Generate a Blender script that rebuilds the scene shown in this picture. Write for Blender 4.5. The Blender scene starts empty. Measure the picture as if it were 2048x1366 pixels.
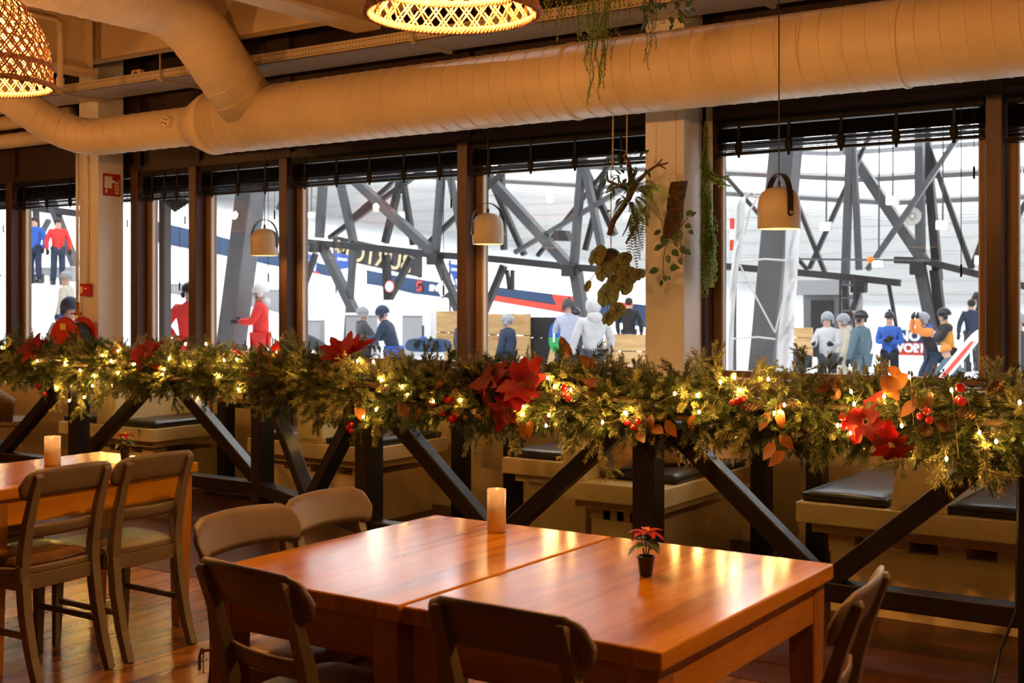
import bpy, math, random
from mathutils import Vector, Matrix, noise
PI = math.pi
R = math.radians
S = bpy.context.scene
C = S.collection

# ------------------------------------------------------------------ camera, world, big lights, exposure
F, HZ, CH, YAW = 2457.0, 600.0, 1.52, R(34.1)      # focal length in pixels, horizon row, eye height, yaw
CY, SY = math.cos(YAW), math.sin(YAW)
cam_data = bpy.data.cameras.new('camera')
cam_data.sensor_width = 36.0
cam_data.lens = F * 36.0 / 2048.0
cam_data.shift_y = -(683.0 - HZ) / 2048.0
cam_data.clip_end = 300
cam_data.dof.use_dof = True
cam_data.dof.focus_distance = 5.6
cam_data.dof.aperture_fstop = 5.6
cam = bpy.data.objects.new('camera', cam_data)
cam.location = (0, 0, CH)
cam.rotation_euler = (R(90), 0, YAW)
C.objects.link(cam)
S.camera = cam

W = bpy.data.worlds.new('world')
S.world = W
W.use_nodes = True
W.node_tree.nodes['Background'].inputs[0].default_value = (0.85, 0.9, 1.0, 1)
W.node_tree.nodes['Background'].inputs[1].default_value = 0.35

def area_light(name, loc, size, energy, color, rot=(0, 0, 0)):
    d = bpy.data.lights.new(name, 'AREA')
    d.shape = 'RECTANGLE'
    d.size, d.size_y = size
    d.energy = energy
    d.color = color
    o = bpy.data.objects.new(name, d)
    o.location = loc
    o.rotation_euler = rot
    C.objects.link(o)
    return o
# flood lighting of the ski hall, hung under its roof
HALL = (0.97, 0.985, 1.0)
for lx, ly, lz, le in ((-7, 14.5, 9.6, 1500), (-22, 15.5, 10.2, 1700), (-42, 20, 11.5, 2600), (8, 16, 9.4, 1300)):
    area_light('hall_light', (lx, ly, lz), (14, 7), le, HALL, (R(22), 0, 0))
def spot_light(name, loc, target, energy, color, angle, radius):
    d = bpy.data.lights.new(name, 'SPOT')
    d.energy = energy
    d.color = color
    d.spot_size = angle
    d.spot_blend = 0.4
    d.shadow_soft_size = radius
    o = bpy.data.objects.new(name, d)
    o.location = loc
    o.rotation_euler = (Vector(target) - Vector(loc)).to_track_quat('-Z', 'Y').to_euler()
    C.objects.link(o)
    return o
# floodlights on the trusses that reach into the restaurant through the panes
# added upward area lights without fittings, to brighten the white roof sheets
for lx, ly, lz, le in ((-52, 38, 7.4, 2600), (-38, 38, 6.0, 2600), (-25, 38, 4.4, 2600), (-12, 38, 3.2, 2400), (1, 38, 2.9, 2200), (-30, 28, 6.5, 1300), (-8, 28, 5.2, 1000)):
    area_light('roof_fill_light', (lx, ly, lz), (13, 4), le, HALL, (PI, 0, 0))
spot_light('hall_flood', (-9.5, 22.0, 7.2), (-2.2, 3.6, 0.6), 180, (0.93, 0.96, 1.0), R(34), 0.35)
spot_light('hall_flood', (4.0, 22.0, 7.6), (-3.2, 4.2, 0.6), 180, (0.93, 0.96, 1.0), R(40), 0.35)
spot_light('hall_flood', (-17.0, 23.0, 7.6), (-5.0, 3.0, 0.3), 180, (0.93, 0.96, 1.0), R(34), 0.35)

VS = S.view_settings
VS.view_transform = 'Standard'
VS.look = 'None'
VS.gamma = 1
VS.use_curve_mapping = False
VS.exposure = 0.0

# ------------------------------------------------------------------ helpers
def at(u, v, Y):
    """world point seen at photo pixel (u, v) on the plane Y = const (parallel to the window wall)"""
    a = (u - 1024.0) / F
    dy = a * SY + CY
    t = Y / dy
    return Vector(((a * CY - SY) * t, Y, CH - (v - HZ) / F * t))

def at_depth(u, v, t):
    a = (u - 1024.0) / F
    return Vector(((a * CY - SY) * t, (a * SY + CY) * t, CH - (v - HZ) / F * t))

class MB:
    """mesh builder: collects shapes, builds ONE mesh object"""
    def __init__(self):
        self.v, self.f, self.m = [], [], []
    def add(self, vs, fs, mi=0):
        b = len(self.v)
        self.v += [tuple(p) for p in vs]
        self.f += [tuple(i + b for i in f) for f in fs]
        self.m += [mi] * len(fs)
        return self
    def join(self, other, M=None, mi=None):
        b = len(self.v)
        self.v += [tuple(M @ Vector(p)) for p in other.v] if M else list(other.v)
        self.f += [tuple(i + b for i in f) for f in other.f]
        self.m += list(other.m) if mi is None else [mi] * len(other.f)
        return self
    def box(self, c, s, M=None, mi=0):
        x, y, z = s[0] / 2, s[1] / 2, s[2] / 2
        vs = [Vector((i * x, j * y, k * z)) for i in (-1, 1) for j in (-1, 1) for k in (-1, 1)]
        if M:
            vs = [M @ p for p in vs]
        vs = [p + Vector(c) for p in vs]
        return self.add(vs, [(0, 1, 3, 2), (4, 6, 7, 5), (0, 4, 5, 1), (2, 3, 7, 6), (0, 2, 6, 4), (1, 5, 7, 3)], mi)
    def span(self, a, b, mi=0):
        a, b = Vector(a), Vector(b)
        return self.box((a + b) / 2, [abs(q) for q in (b - a)], None, mi)
    def sweep(self, pts, w, d, lat, mi=0):
        """rectangular section along pts; lat = direction of the w side; w, d floats or lists"""
        pts = [Vector(p) for p in pts]
        lat = Vector(lat).normalized()
        n = len(pts)
        vs, fs = [], []
        for i, p in enumerate(pts):
            t = (pts[min(i + 1, n - 1)] - pts[max(i - 1, 0)]).normalized()
            l = (lat - t * lat.dot(t)).normalized()
            o = t.cross(l)
            ww = (w[i] if isinstance(w, (list, tuple)) else w) / 2
            dd = (d[i] if isinstance(d, (list, tuple)) else d) / 2
            vs += [p + l * ww + o * dd, p - l * ww + o * dd, p - l * ww - o * dd, p + l * ww - o * dd]
        for i in range(n - 1):
            for k in range(4):
                a, b = i * 4 + k, i * 4 + (k + 1) % 4
                fs.append((a, b, b + 4, a + 4))
        fs += [(3, 2, 1, 0), tuple(range(4 * n - 4, 4 * n))]
        return self.add(vs, fs, mi)
    def tube(self, pts, r, n=8, mi=0, caps=True):
        pts = [Vector(p) for p in pts]
        m = len(pts)
        vs, fs = [], []
        ref = None
        for i, p in enumerate(pts):
            t = (pts[min(i + 1, m - 1)] - pts[max(i - 1, 0)])
            if t.length < 1e-9:
                t = Vector((0, 0, 1))
            t.normalize()
            if ref is None:
                ref = t.orthogonal().normalized()
            l = ref - t * ref.dot(t)
            l = t.orthogonal().normalized() if l.length < 1e-6 else l.normalized()
            ref = l
            o = t.cross(l)
            rr = r[i] if isinstance(r, (list, tuple)) else r
            vs += [p + (l * math.cos(2 * PI * k / n) + o * math.sin(2 * PI * k / n)) * rr for k in range(n)]
        for i in range(m - 1):
            for k in range(n):
                a, b = i * n + k, i * n + (k + 1) % n
                fs.append((a, b, b + n, a + n))
        if caps:
            fs += [tuple(reversed(range(n))), tuple(range((m - 1) * n, m * n))]
        return self.add(vs, fs, mi)
    def lathe(self, prof, n=24, c=(0, 0, 0), M=None, mi=0, close=False):
        c = Vector(c)
        vs, fs = [], []
        for r, z in prof:
            for k in range(n):
                p = Vector((r * math.cos(2 * PI * k / n), r * math.sin(2 * PI * k / n), z))
                vs.append((M @ p if M else p) + c)
        m = len(prof)
        for i in range(m - 1 if not close else m):
            for k in range(n):
                a, b = i * n + k, i * n + (k + 1) % n
                e, g = ((i + 1) % m) * n + (k + 1) % n, ((i + 1) % m) * n + k
                fs.append((a, b, e, g))
        if not close:
            fs += [tuple(reversed(range(n))), tuple(range((m - 1) * n, m * n))]
        return self.add(vs, fs, mi)
    def ball(self, c, r, n=12, m=8, mi=0, M=None):
        rx, ry, rz = r if isinstance(r, (list, tuple)) else (r, r, r)
        c = Vector(c)
        vs, fs = [], []
        for i in range(1, m):
            th = PI * i / m
            for k in range(n):
                p = Vector((rx * math.sin(th) * math.cos(2 * PI * k / n), ry * math.sin(th) * math.sin(2 * PI * k / n), rz * math.cos(th)))
                vs.append((M @ p if M else p) + c)
        top, bot = Vector((0, 0, rz)), Vector((0, 0, -rz))
        vs += [(M @ top if M else top) + c, (M @ bot if M else bot) + c]
        T, B = len(vs) - 2, len(vs) - 1
        for i in range(m - 2):
            for k in range(n):
                a, b = i * n + k, i * n + (k + 1) % n
                fs.append((a, a + n, b + n, b))
        for k in range(n):
            fs.append((T, k, (k + 1) % n))
            fs.append((B, (m - 2) * n + (k + 1) % n, (m - 2) * n + k))
        return self.add(vs, fs, mi)
    def prism(self, poly, o, ax, ay, ex, mi=0):
        """polygon (list of 2-tuples) in the frame o, ax, ay, extruded by vector ex"""
        o, ax, ay, ex = Vector(o), Vector(ax), Vector(ay), Vector(ex)
        n = len(poly)
        b = [o + ax * p[0] + ay * p[1] for p in poly]
        vs = b + [p + ex for p in b]
        fs = [tuple(reversed(range(n))), tuple(range(n, 2 * n))] + [(i, (i + 1) % n, (i + 1) % n + n, i + n) for i in range(n)]
        return self.add(vs, fs, mi)
    def leaf(self, base, d, up, L, w, curl=0.3, shape=None, fold=0.15, mi=0, ns=6):
        """a leaf: a thin curved blade with a folded midrib"""
        base, d, up = Vector(base), Vector(d).normalized(), Vector(up)
        up = up - d * up.dot(d)
        up = d.orthogonal().normalized() if up.length < 1e-5 else up.normalized()
        s = d.cross(up)
        shape = shape or (lambda t: math.sin(PI * min(1, t ** 0.75)) )
        vs, fs = [], []
        for i in range(ns + 1):
            t = i / ns
            ang = -curl * t
            p = base + d * (L * math.sin(curl * t) / curl if abs(curl) > 1e-4 else L * t) - up * (L * (1 - math.cos(curl * t)) / curl if abs(curl) > 1e-4 else 0)
            hw = max(0.0, shape(t)) * w / 2 + w * 0.01
            nrm = up * math.cos(ang) + d * math.sin(-ang) * -1
            vs += [p + s * hw + up * fold * hw, p, p - s * hw + up * fold * hw]
        for i in range(ns):
            a = i * 3
            fs += [(a, a + 1, a + 4, a + 3), (a + 1, a + 2, a + 5, a + 4)]
        return self.add(vs, fs, mi)
    def build(self, name, mat, parent=None, loc=None, smooth=False, bevel=0, seg=2, subsurf=0, rotz=None):
        me = bpy.data.meshes.new(name)
        me.from_pydata([tuple(p) for p in self.v], [], self.f)
        mats = mat if isinstance(mat, (list, tuple)) else [mat]
        for q in mats:
            me.materials.append(q)
        if len(mats) > 1:
            me.polygons.foreach_set('material_index', [min(q, len(mats) - 1) for q in self.m])
        if smooth:
            me.polygons.foreach_set('use_smooth', [True] * len(me.polygons))
        me.update()
        o = bpy.data.objects.new(name, me)
        C.objects.link(o)
        if parent:
            o.parent = parent
        if loc:
            o.location = loc
        if rotz is not None:
            o.rotation_euler = (0, 0, rotz)
        if bevel:
            b = o.modifiers.new('bevel', 'BEVEL')
            b.width = bevel
            b.segments = seg
            b.limit_method = 'ANGLE'
            b.angle_limit = R(40)
            if hasattr(b, 'harden_normals'):
                b.harden_normals = False
        if subsurf:
            q = o.modifiers.new('subsurf', 'SUBSURF')
            q.levels = q.render_levels = subsurf
        return o

def tag(o, label=None, cat=None, group=None, kind=None):
    if label: o['label'] = label
    if cat: o['category'] = cat
    if group: o['group'] = group
    if kind: o['kind'] = kind
    return o

def thing(name, label, cat, loc=(0, 0, 0), rotz=0, group=None):
    o = bpy.data.objects.new(name, None)
    o.empty_display_size = 0.1
    C.objects.link(o)
    o.location = loc
    o.rotation_euler = (0, 0, rotz)
    return tag(o, label, cat, group)

def copy_tree(o, loc, rotz=0, label=None, group=None):
    r = o.copy()
    C.objects.link(r)
    r.location = loc
    r.rotation_euler = (0, 0, rotz)
    if label: r['label'] = label
    if group: r['group'] = group
    for ch in list(o.children):
        c = ch.copy()
        C.objects.link(c)
        c.parent = r
        for g in list(ch.children):
            d = g.copy()
            C.objects.link(d)
            d.parent = c
    return r

def rot_to(d, up=(0, 0, 1)):
    """matrix whose Z axis is d"""
    z = Vector(d).normalized()
    x = Vector(up).cross(z)
    x = z.orthogonal() if x.length < 1e-5 else x
    x.normalize()
    y = z.cross(x)
    return Matrix((x, y, z)).transposed().to_4x4()

def text_mesh(body, size, depth=0.002, mirror=False, bold=0.0):
    cu = bpy.data.curves.new('lettering', 'FONT')
    cu.body = body
    cu.size = size
    cu.extrude = depth
    cu.offset = bold
    cu.align_x = 'CENTER'
    cu.align_y = 'CENTER'
    o = bpy.data.objects.new('lettering', cu)
    C.objects.link(o)
    dg = bpy.context.evaluated_depsgraph_get()
    me = bpy.data.meshes.new_from_object(o.evaluated_get(dg))
    mb = MB()
    mb.add([Vector((-p.co.x if mirror else p.co.x, p.co.y, p.co.z)) for p in me.vertices], [tuple(q.vertices) for q in me.polygons])
    bpy.data.objects.remove(o)
    bpy.data.meshes.remove(me)
    bpy.data.curves.remove(cu)
    return mb

# ------------------------------------------------------------------ materials (all procedural)
def mat(name, col, rough=0.5, metal=0.0, var=0.0, vscale=8.0, bump=0.0, bscale=40.0, emit=None, estr=0.0, coat=0.0, spec=0.5, sss=0.0, trans=0.0, stretch=(1, 1, 1), rvar=0.0):
    m = bpy.data.materials.new(name)
    m.use_nodes = True
    nt = m.node_tree
    b = nt.nodes['Principled BSDF']
    b.inputs['Base Color'].default_value = (*col, 1)
    b.inputs['Roughness'].default_value = rough
    b.inputs['Metallic'].default_value = metal
    b.inputs['Specular IOR Level'].default_value = spec
    b.inputs['Coat Weight'].default_value = coat
    b.inputs['Transmission Weight'].default_value = trans
    if emit:
        b.inputs['Emission Color'].default_value = (*emit, 1)
        b.inputs['Emission Strength'].default_value = estr
    if sss:
        b.inputs['Subsurface Weight'].default_value = sss
        b.inputs['Subsurface Radius'].default_value = (0.02, 0.015, 0.01)
    if var or bump or rvar:
        tc = nt.nodes.new('ShaderNodeTexCoord')
        mp = nt.nodes.new('ShaderNodeMapping')
        mp.inputs['Scale'].default_value = stretch
        nt.links.new(tc.outputs['Object'], mp.inputs['Vector'])
    if var or rvar:
        nz = nt.nodes.new('ShaderNodeTexNoise')
        nz.inputs['Scale'].default_value = vscale
        nz.inputs['Detail'].default_value = 5
        nt.links.new(mp.outputs[0], nz.inputs['Vector'])
    if var:
        cr = nt.nodes.new('ShaderNodeValToRGB')
        cr.color_ramp.elements[0].position = 0.3
        cr.color_ramp.elements[1].position = 0.7
        cr.color_ramp.elements[0].color = (*[q * (1 - var) for q in col], 1)
        cr.color_ramp.elements[1].color = (*[min(1, q * (1 + var)) for q in col], 1)
        nt.links.new(nz.outputs['Fac'], cr.inputs['Fac'])
        nt.links.new(cr.outputs['Color'], b.inputs['Base Color'])
    if rvar:
        mr = nt.nodes.new('ShaderNodeMapRange')
        mr.inputs['To Min'].default_value = max(0.02, rough - rvar)
        mr.inputs['To Max'].default_value = rough + rvar
        nt.links.new(nz.outputs['Fac'], mr.inputs['Value'])
        nt.links.new(mr.outputs[0], b.inputs['Roughness'])
    if bump:
        n2 = nt.nodes.new('ShaderNodeTexNoise')
        n2.inputs['Scale'].default_value = bscale
        n2.inputs['Detail'].default_value = 4
        bp = nt.nodes.new('ShaderNodeBump')
        bp.inputs['Strength'].default_value = bump
        bp.inputs['Distance'].default_value = 0.01
        nt.links.new(mp.outputs[0], n2.inputs['Vector'])
        nt.links.new(n2.outputs['Fac'], bp.inputs['Height'])
        nt.links.new(bp.outputs[0], b.inputs['Normal'])
    return m

def wood(name, c1, c2, plank=0.12, along='Y', rough=0.35, gap=0.0, coat=0.0, spec=0.5, rvar=0.08, knots=1.0, plank_len=0.0, bump=0.05):
    """planked, grained wood; grain runs along the given object axis"""
    m = bpy.data.materials.new(name)
    m.use_nodes = True
    nt = m.node_tree
    L = nt.links.new
    b = nt.nodes['Principled BSDF']
    b.inputs['Coat Weight'].default_value = coat
    b.inputs['Coat Roughness'].default_value = 0.12
    b.inputs['Specular IOR Level'].default_value = spec
    tc = nt.nodes.new('ShaderNodeTexCoord')
    sp = nt.nodes.new('ShaderNodeSeparateXYZ')
    L(tc.outputs['Object'], sp.inputs[0])
    a, c = {'Y': ('Y', 'X'), 'X': ('X', 'Y'), 'Z': ('Z', 'X')}[along]
    dv = nt.nodes.new('ShaderNodeMath'); dv.operation = 'DIVIDE'
    L(sp.outputs[c], dv.inputs[0]); dv.inputs[1].default_value = plank
    fl = nt.nodes.new('ShaderNodeMath'); fl.operation = 'FLOOR'
    L(dv.outputs[0], fl.inputs[0])
    wn = nt.nodes.new('ShaderNodeTexWhiteNoise'); wn.noise_dimensions = '1D'
    L(fl.outputs[0], wn.inputs['W'])
    seed = wn.outputs['Value']
    if plank_len:
        ml = nt.nodes.new('ShaderNodeMath'); ml.operation = 'MULTIPLY_ADD'
        L(seed, ml.inputs[0]); ml.inputs[1].default_value = plank_len * 3.7
        L(sp.outputs[a], ml.inputs[2])
        d2 = nt.nodes.new('ShaderNodeMath'); d2.operation = 'DIVIDE'
        L(ml.outputs[0], d2.inputs[0]); d2.inputs[1].default_value = plank_len
        f2 = nt.nodes.new('ShaderNodeMath'); f2.operation = 'FLOOR'
        L(d2.outputs[0], f2.inputs[0])
        ad = nt.nodes.new('ShaderNodeMath'); ad.operation = 'MULTIPLY_ADD'
        L(f2.outputs[0], ad.inputs[0]); ad.inputs[1].default_value = 7.31
        L(fl.outputs[0], ad.inputs[2])
        w2 = nt.nodes.new('ShaderNodeTexWhiteNoise'); w2.noise_dimensions = '1D'
        L(ad.outputs[0], w2.inputs['W'])
        seed = w2.outputs['Value']
    # shift the grain per plank
    cb = nt.nodes.new('ShaderNodeCombineXYZ')
    m1 = nt.nodes.new('ShaderNodeMath'); m1.operation = 'MULTIPLY_ADD'
    L(seed, m1.inputs[0]); m1.inputs[1].default_value = 31.0
    mm = nt.nodes.new('ShaderNodeMath'); mm.operation = 'MULTIPLY'
    L(sp.outputs[a], mm.inputs[0]); mm.inputs[1].default_value = 0.11
    L(mm.outputs[0], m1.inputs[2])
    L(m1.outputs[0], cb.inputs['X'])
    L(sp.outputs[c], cb.inputs['Y'])
    L(sp.outputs['Z' if along != 'Z' else 'Y'], cb.inputs['Z'])
    nz = nt.nodes.new('ShaderNodeTexNoise')
    nz.inputs['Scale'].default_value = 14 * knots
    nz.inputs['Detail'].default_value = 6
    nz.inputs['Distortion'].default_value = 0.6
    L(cb.outputs[0], nz.inputs['Vector'])
    fine = nt.nodes.new('ShaderNodeTexNoise')
    fine.inputs['Scale'].default_value = 120
    fine.inputs['Detail'].default_value = 2
    L(cb.outputs[0], fine.inputs['Vector'])
    mx = nt.nodes.new('ShaderNodeMath'); mx.operation = 'MULTIPLY_ADD'
    L(fine.outputs['Fac'], mx.inputs[0]); mx.inputs[1].default_value = 0.25
    L(nz.outputs['Fac'], mx.inputs[2])
    m3 = nt.nodes.new('ShaderNodeMath'); m3.operation = 'MULTIPLY_ADD'
    L(seed, m3.inputs[0]); m3.inputs[1].default_value = 0.3
    L(mx.outputs[0], m3.inputs[2])
    cr = nt.nodes.new('ShaderNodeValToRGB')
    cr.color_ramp.elements[0].position = 0.42
    cr.color_ramp.elements[1].position = 0.98
    cr.color_ramp.elements[0].color = (*c1, 1)
    cr.color_ramp.elements[1].color = (*c2, 1)
    L(m3.outputs[0], cr.inputs['Fac'])
    col = cr.outputs['Color']
    if gap:
        fr = nt.nodes.new('ShaderNodeMath'); fr.operation = 'FRACT'
        L(dv.outputs[0], fr.inputs[0])
        lt = nt.nodes.new('ShaderNodeMath'); lt.operation = 'LESS_THAN'
        L(fr.outputs[0], lt.inputs[0]); lt.inputs[1].default_value = gap / plank
        mc = nt.nodes.new('ShaderNodeMix'); mc.data_type = 'RGBA'
        L(lt.outputs[0], mc.inputs['Factor'])
        L(col, mc.inputs['A'])
        mc.inputs['B'].default_value = (*[q * 0.15 for q in c1], 1)
        col = mc.outputs['Result']
    L(col, b.inputs['Base Color'])
    mr = nt.nodes.new('ShaderNodeMapRange')
    mr.inputs['To Min'].default_value = max(0.05, rough - rvar)
    mr.inputs['To Max'].default_value = rough + rvar
    L(nz.outputs['Fac'], mr.inputs['Value'])
    L(mr.outputs[0], b.inputs['Roughness'])
    bp = nt.nodes.new('ShaderNodeBump')
    bp.inputs['Strength'].default_value = bump
    bp.inputs['Distance'].default_value = 0.004
    L(mx.outputs[0], bp.inputs['Height'])
    L(bp.outputs[0], b.inputs['Normal'])
    return m

def glass_pane(name):
    m = bpy.data.materials.new(name)
    m.use_nodes = True
    nt = m.node_tree
    for n in list(nt.nodes):
        nt.nodes.remove(n)
    out = nt.nodes.new('ShaderNodeOutputMaterial')
    mix = nt.nodes.new('ShaderNodeMixShader')
    tr = nt.nodes.new('ShaderNodeBsdfTransparent')
    gl = nt.nodes.new('ShaderNodeBsdfGlossy')
    gl.inputs['Roughness'].default_value = 0.0
    lw = nt.nodes.new('ShaderNodeLayerWeight')
    fr = nt.nodes.new('ShaderNodeMath'); fr.operation = 'POWER'
    nt.links.new(lw.outputs['Facing'], fr.inputs[0]); fr.inputs[1].default_value = 4.5
    mu = nt.nodes.new('ShaderNodeMath'); mu.operation = 'MULTIPLY_ADD'; mu.use_clamp = True
    mu.inputs[1].default_value = 0.86; mu.inputs[2].default_value = 0.12
    # reflectance of a double pane, the same from both sides
    tr.inputs['Color'].default_value = (0.95, 0.965, 0.96, 1)
    nt.links.new(fr.outputs[0], mu.inputs[0])
    nt.links.new(mu.outputs[0], mix.inputs['Fac'])
    nt.links.new(tr.outputs[0], mix.inputs[1])
    nt.links.new(gl.outputs[0], mix.inputs[2])
    nt.links.new(mix.outputs[0], out.inputs['Surface'])
    return m

def clear_glass(name):
    return mat(name, (0.96, 0.96, 0.94), rough=0.05, trans=1.0)

def leaf_mat(name, col, rough=0.5, var=0.25, trans=0.25):
    m = mat(name, col, rough=rough, var=var, vscale=25)
    nt = m.node_tree
    b = nt.nodes['Principled BSDF']
    out = nt.nodes['Material Output']
    t = nt.nodes.new('ShaderNodeBsdfTranslucent')
    t.inputs['Color'].default_value = (*[min(1, q * 1.3) for q in col], 1)
    mx = nt.nodes.new('ShaderNodeMixShader')
    mx.inputs['Fac'].default_value = trans
    nt.links.new(b.outputs[0], mx.inputs[1])
    nt.links.new(t.outputs[0], mx.inputs[2])
    nt.links.new(mx.outputs[0], out.inputs['Surface'])
    return m

WARM = (1.0, 0.43, 0.11)
M = {}
M['duct'] = mat('duct_cream_paint', (0.80, 0.66, 0.46), 0.42, var=0.06, vscale=3, bump=0.03, bscale=9)
M['cream'] = mat('cream_paint', (0.72, 0.58, 0.30), 0.45, var=0.08, vscale=4, bump=0.06, bscale=30)
M['white_paint'] = mat('white_column_paint', (0.80, 0.77, 0.74), 0.5, var=0.04, vscale=2)
M['ceil'] = mat('ceiling_paint', (0.34, 0.23, 0.12), 0.7, var=0.12, vscale=1.5)
M['beam'] = mat('beam_paint', (0.60, 0.48, 0.32), 0.5, var=0.08, vscale=3)
M['tray'] = mat('tray_metal', (0.62, 0.58, 0.54), 0.45, metal=0.0, var=0.06)
M['brown'] = wood('brown_frame_wood', (0.02, 0.007, 0.003), (0.075, 0.026, 0.010), 0.3, 'Z', 0.38)
M['sash'] = wood('sash_wood', (0.10, 0.05, 0.022), (0.27, 0.15, 0.07), 0.3, 'Z', 0.42)
M['panel'] = mat('spandrel_panel', (0.028, 0.010, 0.006), 0.5, var=0.2, vscale=3)
M['black'] = mat('black_timber_paint', (0.006, 0.006, 0.007), 0.33, var=0.4, vscale=12, bump=0.15, bscale=25, stretch=(1, 1, 0.3))
M['blind'] = mat('black_blind', (0.003, 0.003, 0.003), 0.5, spec=0.2)
M['blacksat'] = mat('black_satin', (0.008, 0.008, 0.008), 0.4)
M['chair'] = mat('taupe_chair_paint', (0.135, 0.108, 0.075), 0.42, var=0.12, vscale=7, bump=0.05, bscale=60)
M['table'] = wood('honey_table_wood', (0.23, 0.085, 0.005), (0.52, 0.235, 0.018), 0.145, 'Y', 0.16, gap=0.0, coat=0.0, spec=0.2, rvar=0.06, knots=0.8, bump=0.015)
M['tableleg'] = wood('honey_leg_wood', (0.17, 0.06, 0.006), (0.42, 0.18, 0.02), 0.3, 'Z', 0.35)
M['tableend'] = wood('honey_apron_wood', (0.17, 0.055, 0.008), (0.42, 0.17, 0.03), 0.5, 'X', 0.35)
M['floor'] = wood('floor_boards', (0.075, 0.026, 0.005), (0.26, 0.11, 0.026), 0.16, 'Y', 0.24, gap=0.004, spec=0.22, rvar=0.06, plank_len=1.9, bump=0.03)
M['floorshade'] = wood('shaded_booth_floor', (0.022, 0.006, 0.002), (0.075, 0.022, 0.006), 0.18, 'X', 0.35, gap=0.004, spec=0.2, rvar=0.06, plank_len=2.2, bump=0.03)
M['leather'] = mat('dark_leather', (0.022, 0.020, 0.020), 0.33, var=0.2, vscale=6, bump=0.25, bscale=14)
M['pad'] = mat('tan_seat_pad', (0.32, 0.20, 0.09), 0.4, var=0.15, vscale=9, bump=0.1, bscale=30)
M['padleather'] = mat('brown_pad_leather', (0.10, 0.055, 0.028), 0.25, var=0.2, vscale=9, bump=0.2, bscale=20)
M['wicker'] = mat('wicker_strand', (0.34, 0.165, 0.08), 0.6, var=0.3, vscale=40)
M['rope'] = mat('rope', (0.55, 0.42, 0.25), 0.8, var=0.2, vscale=60)
M['bulb'] = mat('warm_bulb', (1, 0.8, 0.5), 0.3, emit=(1.0, 0.43, 0.12), estr=2350)
M['lampin'] = mat('lamp_inner_light', (1, 0.9, 0.7), 0.4, emit=(1.0, 0.62, 0.25), estr=40)
M['whiterope'] = mat('white_rope', (0.75, 0.74, 0.72), 0.8)
M['fairy'] = mat('fairy_bulb', (1, 0.8, 0.4), 0.3, emit=(1.0, 0.58, 0.14), estr=600)
M['greige'] = mat('greige_lamp_metal', (0.58, 0.50, 0.40), 0.38, var=0.05)
M['strap'] = mat('black_leather_strap', (0.012, 0.010, 0.009), 0.45)
M['brass'] = mat('brass', (0.75, 0.48, 0.18), 0.3, metal=1.0)
M['chrome'] = mat('steel', (0.5, 0.5, 0.5), 0.3, metal=1.0)
M['glass'] = glass_pane('window_glass')
M['clear'] = clear_glass('clear_glass')
M['wax'] = mat('frosted_white_wax', (0.86, 0.80, 0.74), 0.45, sss=0.4)
M['red'] = mat('safety_red', (0.50, 0.02, 0.012), 0.3)
M['redsign'] = mat('sign_red', (0.45, 0.03, 0.02), 0.4)
M['signwhite'] = mat('sign_cream', (0.85, 0.78, 0.62), 0.5)
M['yellow'] = mat('label_yellow', (0.75, 0.55, 0.05), 0.4)
M['pine'] = leaf_mat('pine_green', (0.085, 0.11, 0.022), 0.5, 0.35, 0.2)
M['frost'] = leaf_mat('frosted_pine', (0.36, 0.35, 0.13), 0.55, 0.3, 0.2)
M['twig'] = mat('twig_brown', (0.10, 0.055, 0.025), 0.7)
M['autumn'] = leaf_mat('copper_leaf', (0.20, 0.068, 0.012), 0.35, 0.3, 0.1)
M['redvelvet'] = leaf_mat('red_bract', (0.30, 0.006, 0.008), 0.5, 0.3, 0.2)
M['redplaid'] = leaf_mat('dark_red_bract', (0.17, 0.007, 0.008), 0.6, 0.4, 0.1)
M['berry'] = mat('glossy_red_berry', (0.42, 0.008, 0.008), 0.12, coat=0.6)
M['cone'] = mat('pine_cone', (0.16, 0.075, 0.03), 0.6, var=0.3, vscale=40)
M['greenleaf'] = leaf_mat('fresh_green_leaf', (0.36, 0.45, 0.07), 0.45, 0.25, 0.5)
M['ivy'] = leaf_mat('ivy_leaf', (0.07, 0.13, 0.04), 0.35, 0.35, 0.2)
M['olive'] = leaf_mat('olive_round_leaf', (0.17, 0.16, 0.035), 0.5, 0.3, 0.25)
M['oliveback'] = mat('leaf_vein', (0.03, 0.035, 0.01), 0.5)
M['bark'] = mat('bark', (0.10, 0.05, 0.022), 0.85, var=0.5, vscale=14, bump=0.7, bscale=18, stretch=(1, 1, 4))
M['darkpot'] = mat('dark_pot', (0.02, 0.015, 0.014), 0.5)
M['potblack'] = mat('black_plastic_pot', (0.012, 0.012, 0.012), 0.35)
M['soil'] = mat('soil', (0.06, 0.035, 0.02), 0.9, bump=0.5, bscale=200)
M['tancushion'] = mat('braided_tan_fabric', (0.40, 0.23, 0.09), 0.75, var=0.3, vscale=30, bump=0.6, bscale=45)
M['creamfabric'] = mat('cream_fringed_fabric', (0.62, 0.52, 0.40), 0.8, var=0.25, vscale=14, bump=0.5, bscale=60)
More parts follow.
